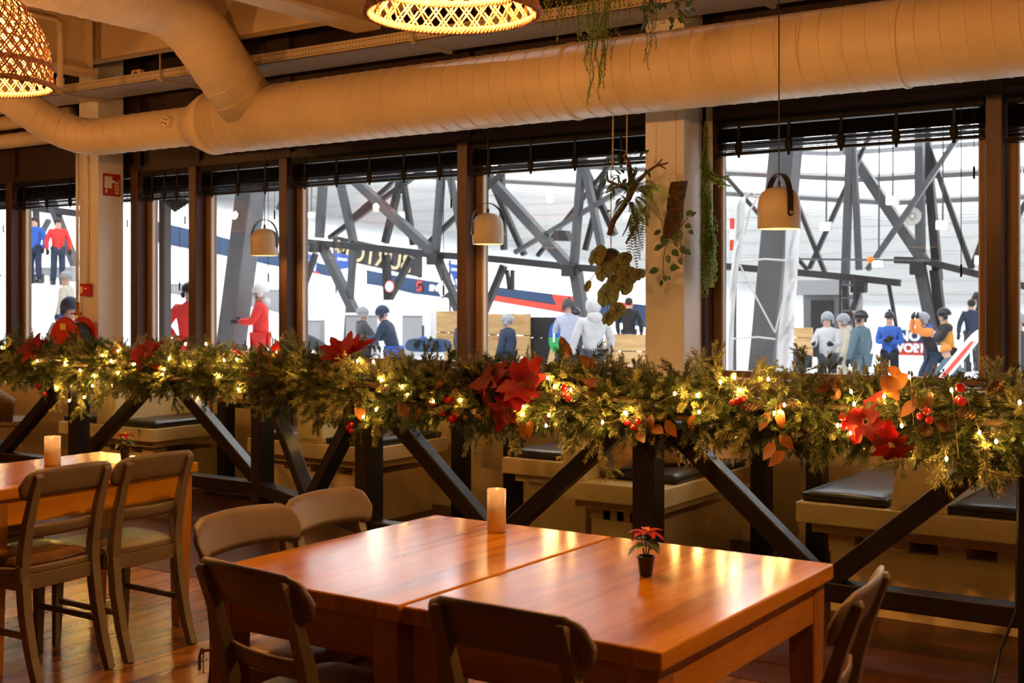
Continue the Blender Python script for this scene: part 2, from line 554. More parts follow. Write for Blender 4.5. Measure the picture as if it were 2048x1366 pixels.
# hall
M['snow'] = mat('snow', (0.88, 0.90, 0.93), 0.7, var=0.03, vscale=0.6, bump=0.4, bscale=3)
M['steel'] = mat('galvanised_steel', (0.075, 0.078, 0.084), 0.45, metal=0.15, var=0.15, vscale=2)
M['darksteel'] = mat('dark_steel', (0.028, 0.028, 0.03), 0.5, metal=0.2, var=0.2, vscale=2)
M['concrete'] = mat('grey_column_cladding', (0.15, 0.153, 0.16), 0.55, var=0.25, vscale=1.2)
M['hallwhite'] = mat('white_corrugated_sheet', (0.80, 0.80, 0.79), 0.5)
M['navy'] = mat('navy_banner', (0.02, 0.055, 0.13), 0.5)
M['bannerred'] = mat('banner_red', (0.72, 0.06, 0.03), 0.5)
M['bannerblue'] = mat('flag_blue', (0.03, 0.10, 0.42), 0.5)
M['bannerwhite'] = mat('banner_white', (0.85, 0.86, 0.88), 0.5)
M['plank'] = wood('larch_planks', (0.45, 0.24, 0.08), (0.80, 0.54, 0.26), 0.3, 'X', 0.5)
M['greyboard'] = mat('grey_board', (0.33, 0.33, 0.34), 0.6)
M['tarp'] = mat('white_tarp', (0.82, 0.82, 0.83), 0.35, bump=0.3, bscale=6)
M['hallamp'] = mat('hall_lamp', (1, 1, 1), 0.3, emit=(0.95, 0.98, 1.0), estr=25)
M['orange'] = mat('orange', (0.85, 0.22, 0.03), 0.5)
# ================================================================== the room
YW = 7.25                                    # window plane
XL, XR, YF, ZC = -15.5, 2.6, -4.5, 3.75      # room bounds, ceiling height
def struct(name, mb, m, parent=None, **k):
    o = mb.build(name, m, parent, **k)
    if parent is None:
        o['kind'] = 'structure'
    return o

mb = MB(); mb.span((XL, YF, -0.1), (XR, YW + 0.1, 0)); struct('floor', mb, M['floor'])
mb = MB(); mb.span((XL, 4.6, 0.0), (XR, YW - 0.02, 0.003)); struct('floor', mb, M['floorshade'])  # thin sheet over the booth floor, with the shade there put into its colour
mb = MB(); mb.span((XL, YF, ZC), (XR, YW + 0.1, ZC + 0.1)); struct('ceiling', mb, M['ceil'])
M['roomwall'] = mat('room_wall_paint', (0.30, 0.22, 0.14), 0.7, var=0.1, vscale=1)
mb = MB(); mb.span((XL - 0.1, YF, 0), (XL, YW, ZC)); struct('wall_left', mb, M['roomwall'])
mb = MB(); mb.span((XR, YF, 0), (XR + 0.1, YW, ZC)); struct('wall_right', mb, M['roomwall'])
mb = MB(); mb.span((XL, YF - 0.1, 0), (XR, YF, ZC)); struct('wall_front', mb, M['roomwall'])
ZS, ZH = 1.03, 2.665                          # sill and head of the windows
mb = MB(); mb.span((XL, YW - 0.02, 0), (XR, YW + 0.12, ZS - 0.03)); struct('wall_back_below_sill', mb, M['cream'])
mb = MB()
mb.span((XL, YW - 0.02, ZH), (XR, YW + 0.12, ZC))
for x in (-13.5, -11.6, -10.76, -8.9, -8.14, -7.07, -5.28, -3.4, -1.61, 0.2):   # cover strips over the joints
    mb.span((x - 0.035, YW - 0.05, ZH), (x + 0.035, YW - 0.02, ZC))
mb.span((XL, YW - 0.045, ZH), (XR, YW - 0.02, ZH + 0.05))
struct('wall_back', mb, M['panel'])
mb = MB(); mb.span((XL, YW - 0.16, ZS - 0.035), (XR, YW + 0.14, ZS)); struct('trim_1', mb, M['sash'], bevel=0.006)

# windows: dark mullion posts, inner sash, pane
XB = [-14.4, -12.55, -10.76, -8.9, -8.14, -7.07, -5.28, -3.40, -1.61, 0.2, 2.0]
for i in range(len(XB) - 1):
    x0, x1 = XB[i], XB[i + 1]
    fr = MB()
    fr.span((x0 - 0.045, YW - 0.1, ZS), (x0 + 0.045, YW + 0.05, ZH))
    if i == len(XB) - 2:
        fr.span((x1 - 0.045, YW - 0.1, ZS), (x1 + 0.045, YW + 0.05, ZH))
    w = struct('window_%d' % (i + 1), fr, M['brown'], bevel=0.006)
    sa = MB()
    a, b = x0 + 0.047, x1 - 0.047
    sa.span((a, YW + 0.01, ZS), (a + 0.055, YW + 0.09, ZH)); sa.span((b - 0.055, YW + 0.01, ZS), (b, YW + 0.09, ZH))
    sa.span((a + 0.055, YW + 0.01, ZS), (b - 0.055, YW + 0.09, ZS + 0.04)); sa.span((a + 0.055, YW + 0.01, ZH - 0.05), (b - 0.055, YW + 0.09, ZH))
    so_ = struct('sash', sa, M['sash'], w, bevel=0.004)
    ga = MB()
    for xx in (a + 0.055, b - 0.063):
        ga.span((xx, YW + 0.02, ZS + 0.04), (xx + 0.008, YW + 0.05, ZH - 0.05))
    struct('glazing_bead', ga, M['tray'], so_)
    pn = MB(); pn.span((a + 0.05, YW + 0.045, ZS + 0.03), (b - 0.05, YW + 0.053, ZH - 0.04))
    # a single sheet of glass
    pn = MB(); pn.add([(a + 0.05, YW + 0.05, ZS + 0.03), (b - 0.05, YW + 0.05, ZS + 0.03), (b - 0.05, YW + 0.05, ZH - 0.04), (a + 0.05, YW + 0.05, ZH - 0.04)], [(0, 1, 2, 3)])
    struct('pane', pn, M['glass'], so_)

# blinds, drawn up
def blind(x0, x1, zb, label, seed, cord=True):
    rnd = random.Random(seed)
    a, b = x0 + 0.06, x1 - 0.06
    t = thing('venetian_blind', label, 'blind', ((a + b) / 2, YW - 0.045, zb), 0, 'raised black venetian blinds')
    h, hw = ZH - zb, (b - a) / 2
    mb = MB(); mb.box((0, 0, h - 0.028), (2 * hw, 0.05, 0.05)); mb.build('headrail', M['blind'], t, bevel=0.003)
    mb = MB()
    n = 6
    for k in range(n):
        z = h - 0.075 - k * (h - 0.17) / (n - 1) * (1 + 0.04 * rnd.uniform(-1, 1))
        mb.box((0, 0, z), (2 * hw - 0.01, 0.05, 0.003), Matrix.Rotation(R(40 + rnd.uniform(-4, 4)), 4, 'X'))
    for k in range(6):
        mb.box((0, rnd.uniform(-.003, .003), 0.028 + k * 0.0095), (2 * hw - 0.012, 0.05, 0.003), Matrix.Rotation(R(rnd.uniform(-6, 6)), 4, 'X') @ Matrix.Rotation(R(rnd.uniform(-.15, .15)), 4, 'Y'))
    mb.build('slats', M['blind'], t)
    mb = MB(); mb.box((0, 0, 0.01), (2 * hw, 0.052, 0.018)); mb.build('bottom_rail', M['blind'], t, bevel=0.003)
    nt = 5 if x1 - x0 > 1.3 else 3
    for k in range(nt):
        x = -hw + 0.16 + k * (2 * hw - 0.32) / (nt - 1)
        mb = MB(); mb.box((x, -0.03, h / 2 - 0.02), (0.018, 0.004, h)); mb.ball((x, -0.034, 0.045), (0.026, 0.012, 0.05), 10, 8)
        mb.build('ladder_tape', M['blind'], t)
    if cord:
        x = hw - 0.12
        mb = MB()
        zl = -0.55 - 0.25 * rnd.random()
        mb.tube([(x, -0.035, h - 0.03), (x, -0.035, zl)], 0.0022, 5)
        mb.tube([(x, -0.035, zl), (x, -0.035, zl - 0.07)], 0.006, 8)
        x2 = x + 0.07
        zl2 = -0.16
        mb.tube([(x2, -0.035, h - 0.03), (x2, -0.035, zl2)], 0.002, 5)
        mb.tube([(x2, -0.035, zl2), (x2, -0.035, zl2 - 0.07)], 0.006, 8)
        mb.build('pull_cord', M['blind'], t)
        if seed in (2, 6):
            mb = MB()
            pts = [(x - 0.12 + 0.1 * math.sin(PI * q / 12), -0.04, -0.02 - 0.19 * math.sin(PI * q / 12)) for q in range(13)]
            pts = [(x - 0.17 + 0.14 * q / 12, -0.04, 0.05 - 0.23 * math.sin(PI * q / 12)) for q in range(13)]
            mb.tube(pts, 0.003, 5); mb.build('loose_cord_loop', M['blind'], t)
bl = ['black slatted blind drawn up at the far left edge of the window row', 'black blind drawn up left of the white column with the fire sign', 'black blind drawn up right behind the white column with the fire sign',
      'narrow black blind drawn up over the narrowest window', 'black blind drawn up above the leftmost grey bell lamp', 'wide black blind with a loose cord loop beside the middle mullion',
      'black blind drawn up behind the hanging branch plant', 'black blind drawn up over the window with the wrapped pillar', 'black blind drawn up at the right edge of the window row']
zb = [2.41, 2.40, 2.40, 2.405, 2.42, 2.42, 2.43, 2.40, 2.41]
for i in range(1, 10):
    x0, x1 = XB[i], XB[i + 1] if i + 1 < len(XB) else 2.0
    if i == 7:
        x0 = -3.36
    blind(x0, x1, zb[i - 1], bl[i - 1], i, cord=True)

# square columns in front of the windows
for k, (x0, x1) in enumerate([(-3.655, -3.385), (-9.33, -9.062)]):
    mb = MB(); mb.span((x0, 6.9, 0), (x1, 7.17, ZC))
    o = mb.build('column', M['white_paint'], None, bevel=0.004)
    o['kind'] = 'structure'

# deep roof beams that run from the windows into the room
for x in (-13.4, -10.8, -8.25, -5.35, -2.4, 0.5):
    mb = MB()
    mb.span((x - 0.11, YF, 3.30), (x + 0.11, 6.2, 3.33)); mb.span((x - 0.012, YF, 3.33), (x + 0.012, 6.2, 3.72)); mb.span((x - 0.11, YF, 3.72), (x + 0.11, 6.2, ZC))
    for y in (6.15, 4.2, 2.2, 0.2):
        mb.span((x - 0.1, y - 0.006, 3.33), (x + 0.1, y + 0.006, 3.72))
    o = mb.build('roof_beam', M['beam']); o['kind'] = 'structure'
mb = MB(); mb.span((XL, 6.2, 3.42), (XR, 6.32, ZC))
mb.span((XL, 5.2, 3.6), (XR, 5.26, ZC)); mb.span((XL, 3.7, 3.6), (XR, 3.76, ZC))
o = mb.build('trim_2', M['beam']); o['kind'] = 'structure'

# ------------------------------------------------------------------ perforated cable tray over the duct
t = thing('cable_tray', 'long perforated metal cable tray hanging above the big round duct', 'cable tray', (-5, 6.7, 3.27))
mb = MB()
mb.span((-9.5, -0.2, 0), (7.4, 0.2, 0.004)); mb.span((-9.5, -0.2, 0), (7.4, -0.197, 0.075)); mb.span((-9.5, 0.197, 0), (7.4, 0.2, 0.075))
M['trayperf'] = mat('perforated_tray', (0.62, 0.55, 0.45), 0.45)
nt = M['trayperf'].node_tree
tc = nt.nodes.new('ShaderNodeTexCoord'); sx = nt.nodes.new('ShaderNodeSeparateXYZ'); nt.links.new(tc.outputs['Object'], sx.inputs[0])
def mth(op, a, b=None, clamp=False):
    n = nt.nodes.new('ShaderNodeMath'); n.operation = op; n.use_clamp = clamp
    for i, q in enumerate((a, b)):
        if q is None: continue
        if isinstance(q, (int, float)): n.inputs[i].default_value = q
        else: nt.links.new(q, n.inputs[i])
    return n.outputs[0]
def dot(axis, pitch, off, half):
    fr = mth('FRACT', mth('DIVIDE', mth('ADD', sx.outputs[axis], off), pitch))
    return mth('LESS_THAN', mth('ABSOLUTE', mth('SUBTRACT', fr, 0.5)), half)
holes = mth('MULTIPLY', dot('X', 0.03, 100.0, 0.2), dot('Z', 0.0375, 0.0, 0.1))
mc = nt.nodes.new('ShaderNodeMix'); mc.data_type = 'RGBA'
nt.links.new(holes, mc.inputs['Factor']); mc.inputs['A'].default_value = (0.62, 0.52, 0.38, 1); mc.inputs['B'].default_value = (0.03, 0.02, 0.01, 1)
nt.links.new(mc.outputs['Result'], nt.nodes['Principled BSDF'].inputs['Base Color'])
mb.build('tray', M['trayperf'], t)
for x in (-8.0, -4.0, -2.75, -0.2, 2.2, 4.4, 6.6):
    mb = MB(); mb.tube([(x, -0.215, -0.01), (x, -0.215, 0.48)], 0.008, 8); mb.box((x, -0.215, 0.0), (0.03, 0.03, 0.02)); mb.build('hanger_rod', M['beam'], t)
    mb = MB(); mb.box((x, 0, -0.012), (0.035, 0.42, 0.02)); mb.build('bracket', M['beam'], t)

# small white junction box standing on the tray
t = thing('junction_box', 'small square white junction box standing on the cable tray beside the branch duct', 'junction box', (-8.1, 6.55, 3.275))
mb = MB(); mb.box((0, 0, 0.055), (0.11, 0.05, 0.11)); mb.build('box', M['duct'], t, bevel=0.006)
mb = MB()
for k in range(8):
    mb.box((0, -0.027, 0.055), (0.004, 0.004, 0.085), Matrix.Rotation(k * PI / 8, 4, 'Y'))
mb.build('lid_grooves', M['panel'], t.children[0])

# ------------------------------------------------------------------ the big spiral duct
DY, DZ, DR = 6.5, 2.87, 0.232
duct = thing('ventilation_duct', 'fat cream round spiral ventilation duct running above the windows', 'duct', (0, DY, DZ))
def helix(mb, x0, x1, r, pitch=0.125, n=40, rr=0.0035):
    k = int(abs(x1 - x0) / pitch * n)
    mb.tube([(x0 + (x1 - x0) * i / k, r * math.cos(2 * PI * i / n), r * math.sin(2 * PI * i / n)) for i in range(k + 1)], rr, 5)
def pipe(mb, pts, rad, n=48, seams=True, pitch=0.125):
    """a round pipe through pts with a spiral seam"""
    mb.tube(pts, rad, n)
    if not seams: return
    P = [Vector(p) for p in pts]
    ph, out, ref = 0.0, [], None
    for i in range(len(P) - 1):
        seg = P[i + 1] - P[i]
        tdir = seg.normalized()
        if ref is None: ref = tdir.orthogonal().normalized()
        ref = (ref - tdir * ref.dot(tdir)).normalized()
        o = tdir.cross(ref)
        st = max(2, int(seg.length / pitch * 36))
        r0 = rad[i] if isinstance(rad, list) else rad
        r1 = rad[i + 1] if isinstance(rad, list) else rad
        for k in range(st):
            f = k / st
            ang = ph + 2 * PI * seg.length * f / pitch
            out.append(P[i] + seg * f + (ref * math.cos(ang) + o * math.sin(ang)) * (r0 + (r1 - r0) * f))
        ph += 2 * PI * seg.length / pitch
    mb.tube(out, 0.0036, 5)
XJ, XRD = -7.14, -7.33
pm = lambda x: Vector((x, 0, 0))
mb = MB(); mb.lathe([(DR, XJ), (DR, 2.5)], 64, M=Matrix.Rotation(R(90), 4, 'Y')); helix(mb, XJ + 0.03, 2.5, DR)
mb.build('main_pipe', M['duct'], duct, smooth=False)
for p in duct.children[0].data.polygons: p.use_smooth = len(p.vertices) == 4
RS = 0.15
mb = MB(); mb.lathe([(DR + 0.006, XJ + 0.03), (DR + 0.006, XJ - 0.03), (RS, XRD - 0.06)], 64, M=Matrix.Rotation(R(90), 4, 'Y'))
ro = mb.build('reducer', M['duct'], duct)
for p in ro.data.polygons: p.use_smooth = len(p.vertices) == 4
# small pipe and its elbow, turning up and away to the left
sp = [(XRD - 0.06, 0, 0), (-8.3, 0, 0), (-8.55, 0, 0)]
d0, d1 = Vector((-1, 0, 0)), Vector((-0.35, -0.75, 0.56)).normalized()
p = Vector((-8.55, 0, 0))
for k in range(1, 9):
    d = d0.lerp(d1, k / 8).normalized()
    p = p + d * 0.085
    sp.append(tuple(p))
sp.append(tuple(p + d1 * 2.0))
mb = MB(); pipe(mb, sp, RS, 48)
so = mb.build('small_pipe', M['duct'], duct)
for q in so.data.polygons: q.use_smooth = len(q.vertices) == 4
# branch: leaves the main pipe at 45 degrees and bends to run into the room
bx = -6.71
bp = [Vector((bx, 0.02, 0.0))]
e0, e1 = Vector((0.0, -0.72, 0.69)).normalized(), Vector((0.0, -1, 0.0)).normalized()
bp.append(bp[0] + e0 * 0.75)
p = bp[1].copy()
for k in range(1, 8):
    d = e0.lerp(e1, k / 7).normalized()
    p = p + d * 0.075
    bp.append(p.copy())
bp.append(p + e1 * 4.5)
mb = MB(); pipe(mb, bp, 0.215, 56)
bo = mb.build('branch_pipe', M['duct'], duct)
for q in bo.data.polygons: q.use_smooth = len(q.vertices) == 4
for x in (-3.92, -1.9):
    mb = MB(); mb.lathe([(DR + 0.004, x - 0.012), (DR + 0.008, x - 0.008), (DR + 0.008, x + 0.008), (DR + 0.004, x + 0.012)], 64, M=Matrix.Rotation(R(90), 4, 'Y'))
    mb.build('joint_band', M['duct'], duct, smooth=True)
# round sensor on the small pipe
s = at(335, 243, DY - RS - 0.02) - Vector((0, DY, DZ))
mb = MB(); Rm = Matrix.Rotation(R(90), 4, 'X')
mb.lathe([(0.045, -0.03), (0.045, 0.03), (0.038, 0.042), (0.0, 0.042)], 24, c=(s.x, -RS - 0.005, s.z), M=Rm)
so = mb.build('round_sensor', M['duct'], duct, smooth=False)
mb = MB()
for k in range(4):
    mb.ball((s.x + 0.022 * math.cos(k * PI / 2 + .4), -RS - 0.048, s.z + 0.022 * math.sin(k * PI / 2 + .4)), 0.007, 8, 6)
mb.build('sensor_holes', M['blacksat'], so)
# two plain pipes high on the wall at the far left
for k, z in enumerate((3.05, 3.23)):
    t = thing('wall_pipe', ('lower' if k == 0 else 'upper') + ' of two plain cream pipes high on the wall at the far left', 'pipe', (-12.3, 7.08, z))
    mb = MB(); mb.tube([(-3.0, 0, 0), (2.6, 0, 0)], 0.07, 20); mb.build('pipe', M['duct'], t, smooth=True)
    for x in (-2, 0, 2):
        mb = MB(); mb.box((x, 0.075, 0), (0.04, 0.15, 0.05)); mb.build('wall_clip', M['beam'], t)
# service pipe that runs along the roof and drops to the tray
t = thing('sprinkler_pipe', 'thin cream pipe dropping from the ceiling to the cable tray at the left', 'pipe', (-8.0, 5.75, 3.1))
mb = MB(); mb.tube([(0, 0, 0.02), (0, 0, 0.5), (0, -0.04, 0.53), (0, -4.5, 0.53)], 0.022, 12); mb.build('pipe', M['beam'], t, smooth=True)
for z in (0.06, 0.46):
    mb = MB(); mb.tube([(0, 0, z - 0.03), (0, 0, z + 0.03)], 0.03, 12); mb.build('coupling', M['beam'], t)

# ------------------------------------------------------------------ fire corner on the left column
xc = -9.062
t = thing('fire_hose_sign', 'red and cream fire hose sign on the white left column', 'sign', (xc + 0.003, 7.037, 2.54))
mb = MB(); mb.box((0, 0, 0), (0.006, 0.205, 0.215)); mb.build('sign_border', M['signwhite'], t)
mb = MB(); mb.box((0.004, 0, 0), (0.004, 0.188, 0.198)); plate = mb.build('sign_plate', M['redsign'], t)
mb = MB(); mb.box((0.008, -0.038, 0.022), (0.004, 0.08, 0.105)); mb.box((0.008, -0.06, -0.055), (0.004, 0.018, 0.035)); mb.box((0.008, 0.012, 0.03), (0.004, 0.03, 0.025)); mb.build('hose_symbol', M['signwhite'], plate, bevel=0.002)
for k in range(4):
    mb = MB()
    z = -0.075 + k * 0.03
    mb.tube([(0.008, 0.03, z + 0.02), (0.008, 0.05, z), (0.008, 0.068, z + 0.005), (0.008, 0.075, z + 0.035)], [0.004, 0.008, 0.008, 0.001], 6)
    mb.build('flame_symbol', M['signwhite'], plate)
t = thing('fire_call_point', 'small red fire call point box on the front of the left column', 'alarm', (-9.19, 6.87, 1.61))
mb = MB(); mb.box((0, 0, 0), (0.115, 0.055, 0.11)); mb.build('housing', M['red'], t, bevel=0.006)
mb = MB(); mb.box((-0.028, -0.029, 0.0), (0.035, 0.004, 0.06)); mb.build('glass_plate', M['signwhite'], t.children[0])
mb = MB(); mb.ball((0.03, -0.029, 0.01), 0.005, 8, 6); mb.build('indicator_lamp', mat('red_indicator', (1, .05, .02), 0.3, emit=(1, .05, .02), estr=6), t)
t = thing('conduit', 'thin cream conduit running down the left column to the red call point', 'conduit', (-9.19, 6.885, 1.665))
mb = MB(); mb.tube([(0, 0, 0), (0, 0, 1.42)], 0.011, 10); mb.build('tube', M['white_paint'], t, smooth=True)
for z in (0.25, 0.72, 1.05):
    mb = MB(); mb.box((0, 0.004, z), (0.035, 0.022, 0.016)); mb.build('clip', M['white_paint'], t)
t = thing('water_pipe', 'thin water pipe with brass valve beside the red hose reel', 'pipe', (-9.30, 6.86, 1.2))
mb = MB(); mb.tube([(0, 0, 0.3), (0, 0, 1.65)], 0.014, 10); mb.build('pipe', M['white_paint'], t, smooth=True)
mb = MB(); mb.tube([(0, 0, 0.0), (0, 0, 0.3)], 0.018, 10); mb.tube([(0, -.03, 0.2), (0, 0.03, 0.2)], 0.016, 10); mb.build('brass_valve', M['brass'], t, smooth=True)
mb = MB(); mb.box((0.0, -0.035, 0.2), (0.09, 0.012, 0.014)); mb.build('valve_handle', M['red'], t.children[1], bevel=0.003)
t = thing('hose_reel', 'glossy red fire hose reel with yellow label at the foot of the left column', 'hose reel', (-9.13, 6.70, 1.16))
Rm = Matrix.Rotation(R(90), 4, 'X')
for y, nm in ((-0.09, 'front_disc'), (0.09, 'rear_disc')):
    mb = MB(); mb.lathe([(0.0, -0.012), (0.2, -0.012), (0.215, 0.0), (0.2, 0.012), (0.15, 0.018), (0.0, 0.02)], 40, c=(0, y, 0), M=Rm); mb.build(nm, M['red'], t, smooth=False)
mb = MB()
for k in range(6):
    rr = [(0.155 + 0.016 * math.cos(a * PI / 5), 0.016 * math.sin(a * PI / 5)) for a in range(10)]
    mb.lathe(rr, 36, c=(0, -0.06 + k * 0.024, 0), M=Rm, close=True)
mb.build('hose', M['potblack'], t, smooth=True)
mb = MB(); mb.tube([(0, -0.15, 0), (0, 0.2, 0)], 0.03, 12); mb.build('axle', M['red'], t)
mb = MB(); mb.box((0.0, -0.111, 0.13), (0.075, 0.003, 0.055)); mb.build('yellow_label', M['yellow'], t.children[0])
# ================================================================== black timber railing
RAIL = [(-0.2, 5.2), (-1.01, 5.2), (-2.737, 5.2), (-4.479, 5.2), (-6.0, 5.88), (-7.95, 5.88), (-9.9, 5.88), (-11.2, 5.88)]
ZR = 1.03
rail = thing('truss_railing', 'black timber truss railing with V braces under the Christmas garland', 'railing', (-4.5, 5.5, 0))
off = Vector((4.5, -5.5, 0))
P3 = lambda i, z: Vector((RAIL[i][0], RAIL[i][1], z)) + off
for i in range(1, 7):
    d = (Vector(RAIL[min(i + 1, 7)]) - Vector(RAIL[i - 1])).normalized()
    mb = MB(); mb.sweep([P3(i, 0), P3(i, ZR + 0.05)], 0.115, 0.115, (d.x, d.y, 0)); mb.build('post', M['black'], rail, bevel=0.006)
for i in range(0, 7):
    mb = MB(); mb.sweep([P3(i, ZR), P3(i + 1, ZR)], 0.10, 0.09, (0, 0, 1)); mb.build('top_rail', M['black'], rail, bevel=0.006)
    mb = MB(); mb.sweep([P3(i, 0.26), P3(i + 1, 0.26)], 0.085, 0.10, (0, 0, 1)); mb.build('bottom_rail', M['black'], rail, bevel=0.006)
def brace(a, b):
    mb = MB(); mb.sweep([a, b], 0.08, 0.085, (b - a).cross(Vector((0, 0, 1)))); mb.build('diagonal_brace', M['black'], rail, bevel=0.006)
for i in (1, 2, 3):
    m = (P3(i, 0.31) + P3(i + 1, 0.31)) / 2
    u = (P3(i + 1, 0) - P3(i, 0)).normalized()
    brace(P3(i, ZR - 0.06) + u * 0.07, m - u * 0.03); brace(P3(i + 1, ZR - 0.06) - u * 0.07, m + u * 0.03)
for i in (4,):
    m = (P3(i, ZR - 0.05) + P3(i + 1, ZR - 0.05)) / 2
    u = (P3(i + 1, 0) - P3(i, 0)).normalized()
    brace(P3(i, 0.33) + u * 0.06, m - u * 0.06); brace(P3(i + 1, 0.33) - u * 0.06, m + u * 0.06)
for i in (5,):
    m = (P3(i, 0.31) + P3(i + 1, 0.31)) / 2
    u = (P3(i + 1, 0) - P3(i, 0)).normalized()
    brace(P3(i, ZR - 0.06) + u * 0.07, m - u * 0.03); brace(P3(i + 1, ZR - 0.06) - u * 0.07, m + u * 0.03)
t = thing('floor_cable', 'thin black cable hanging down the right post of the black railing', 'cable', (-1.06, 5.1, 0))
mb = MB(); mb.tube([(-0.0, 0.02, 0.85), (0.0, 0.0, 0.5), (0.0, -0.02, 0.3), (-0.05, -0.06, 0.16), (-0.07, -0.12, 0.012), (-0.03, -0.4, 0.008), (0.05, -0.9, 0.008), (0.2, -1.3, 0.008)], 0.007, 8); mb.build('cable', M['blacksat'], t, smooth=True)

# ================================================================== booth benches, cushions, booth tables
def bench(x0, x1, y0, label, sides='LR', y1=7.05):
    """a painted booth bench running towards the windows; L / R = seats on the left / right of its back"""
    t = thing('booth_bench', label, 'bench', ((x0 + x1) / 2, y0, 0), 0, 'cream painted booth benches')
    hw = (x1 - x0) / 2
    Ly = y1 - y0
    mb = MB(); mb.span((-hw, 0, 0.435), (hw, Ly, 0.535)); mb.build('seat_board', M['cream'], t, bevel=0.006)
    mb = MB(); mb.span((-hw + 0.14, 0.10, 0.0), (hw - 0.14, Ly, 0.325)); mb.build('plinth', M['cream'], t, bevel=0.004)
    mb = MB(); mb.span((-hw + 0.06, 0.06, 0.385), (hw - 0.06, Ly, 0.435)); mb.build('rail', M['cream'], t, bevel=0.003)
    n = 4
    for k in range(n):
        x = -hw + 0.19 + k * (2 * hw - 0.38) / (n - 1)
        mb = MB(); mb.span((x - 0.065, 0.11, 0.325), (x + 0.065, 0.25, 0.385)); mb.build('spacer_block', M['cream'], t, bevel=0.003)
    if sides == 'LR':
        poly = [(-0.13, 0.535), (0.13, 0.535), (0.075, 1.02), (-0.075, 1.02)]; c = 0
    elif sides == 'L':
        poly = [(hw - 0.14, 0.535), (hw, 0.535), (hw, 1.02), (hw - 0.08, 1.02)]; c = hw - 0.06
    else:
        poly = [(-hw, 0.535), (-hw + 0.14, 0.535), (-hw + 0.08, 1.02), (-hw, 1.02)]; c = -hw + 0.06
    mb = MB(); mb.prism(poly, (0, Ly, 0), (1, 0, 0), (0, 0, 1), (0, -(Ly - 0.03), 0)); back = mb.build('backrest', M['cream'], t, bevel=0.005)
    mb = MB()
    q = [(p[0] * 0.62 + c * 0.38, p[1]) for p in poly]
    mb.prism([(q[0][0], 0.56), (q[1][0], 0.56), (q[2][0], 0.99), (q[3][0], 0.99)], (0, 0.03, 0), (1, 0, 0), (0, 0, 1), (0, -0.014, 0)); mb.build('end_panel', M['cream'], back, bevel=0.003)
    return t
def cushion(x0, x1, y0, y1, label, z=0.535, h=0.055, seed=1):
    rnd = random.Random(seed)
    t = thing('bench_cushion', label, 'cushion', ((x0 + x1) / 2, (y0 + y1) / 2, z + 0.001), 0, 'dark leather bench cushions')
    hx, hy = (x1 - x0) / 2, (y1 - y0) / 2
    nx, ny = 10, 18
    mb = MB(); vs, fs = [], []
    def zt(i, j):
        x, y = -1 + 2 * i / nx, -1 + 2 * j / ny
        e = (1 - abs(x) ** 8) * (1 - abs(y) ** 14)
        return h * (0.62 + 0.38 * e ** 0.5) + 0.006 * noise.noise(Vector((x * 2.0 + seed * 3, y * 4.0, 0.3)))
    for j in range(ny + 1):
        for i in range(nx + 1):
            x, y = -1 + 2 * i / nx, -1 + 2 * j / ny
            wob = 0.008 * noise.noise(Vector((y * 5, seed, x)))
            vs.append((x * hx + wob, y * hy, zt(i, j)))
    b = len(vs)
    for j in range(ny + 1):
        for i in range(nx + 1):
            x, y = -1 + 2 * i / nx, -1 + 2 * j / ny
            vs.append((x * hx * 0.985, y * hy * 0.99, 0.0))
    w = nx + 1
    for j in range(ny):
        for i in range(nx):
            a = j * w + i
            fs.append((a, a + 1, a + 1 + w, a + w)); fs.append((b + a, b + a + w, b + a + 1 + w, b + a + 1))
    for i in range(nx):
        fs.append((i, b + i, b + i + 1, i + 1)); a = ny * w + i; fs.append((a, a + 1, b + a + 1, b + a))
    for j in range(ny):
        a = j * w; fs.append((a, a + w, b + a + w, b + a)); a = j * w + nx; fs.append((a, b + a, b + a + w, a + w))
    mb.add(vs, fs); pad_ = mb.build('pad', M['leather'], t, smooth=True)
    mb = MB()
    zz = h * 0.62
    mb.tube([(-hx, -hy, zz), (hx, -hy, zz), (hx, hy, zz), (-hx, hy, zz), (-hx, -hy, zz)], 0.006, 6); mb.build('piping', M['leather'], pad_)
    return t
bench(-2.22, -1.05, 5.75, 'cream double booth bench at the right edge behind the railing')
cushion(-2.2, -1.79, 5.79, 7.0, 'dark leather cushion on the left seat of the rightmost booth bench', seed=2)
cushion(-1.5, -1.07, 5.79, 7.0, 'dark leather cushion on the right seat of the rightmost booth bench', seed=3)
bench(-4.37, -3.68, 6.34, 'short cream booth bench facing left, left of the bench with the throw cushions', 'L')
cushion(-4.35, -3.84, 6.38, 7.0, 'dark leather cushion on the short bench left of the throw cushions', seed=4)
bench(-3.55, -2.92, 5.71, 'cream booth bench facing right that holds the throw cushions', 'R', y1=6.86)
cushion(-3.4, -2.94, 5.9, 6.82, 'dark leather cushion lying under the braided and fringed throw cushions', seed=5)
bench(-6.48, -5.33, 6.2, 'cream double booth bench behind the angled railing bay, in the middle')
cushion(-6.46, -6.05, 6.24, 7.0, 'dark leather cushion on the left seat of the middle booth bench', seed=6)
cushion(-5.76, -5.35, 6.24, 7.0, 'dark leather cushion on the right seat of the middle booth bench', seed=7)
bench(-8.65, -7.5, 6.2, 'cream double booth bench at the left, in front of the narrow window')
cushion(-7.93, -7.52, 6.24, 7.0, 'dark leather cushion on the right seat of the left booth bench', seed=8)
cushion(-8.63, -8.22, 6.24, 6.85, 'dark leather cushion on the left seat of the left booth bench', seed=9)

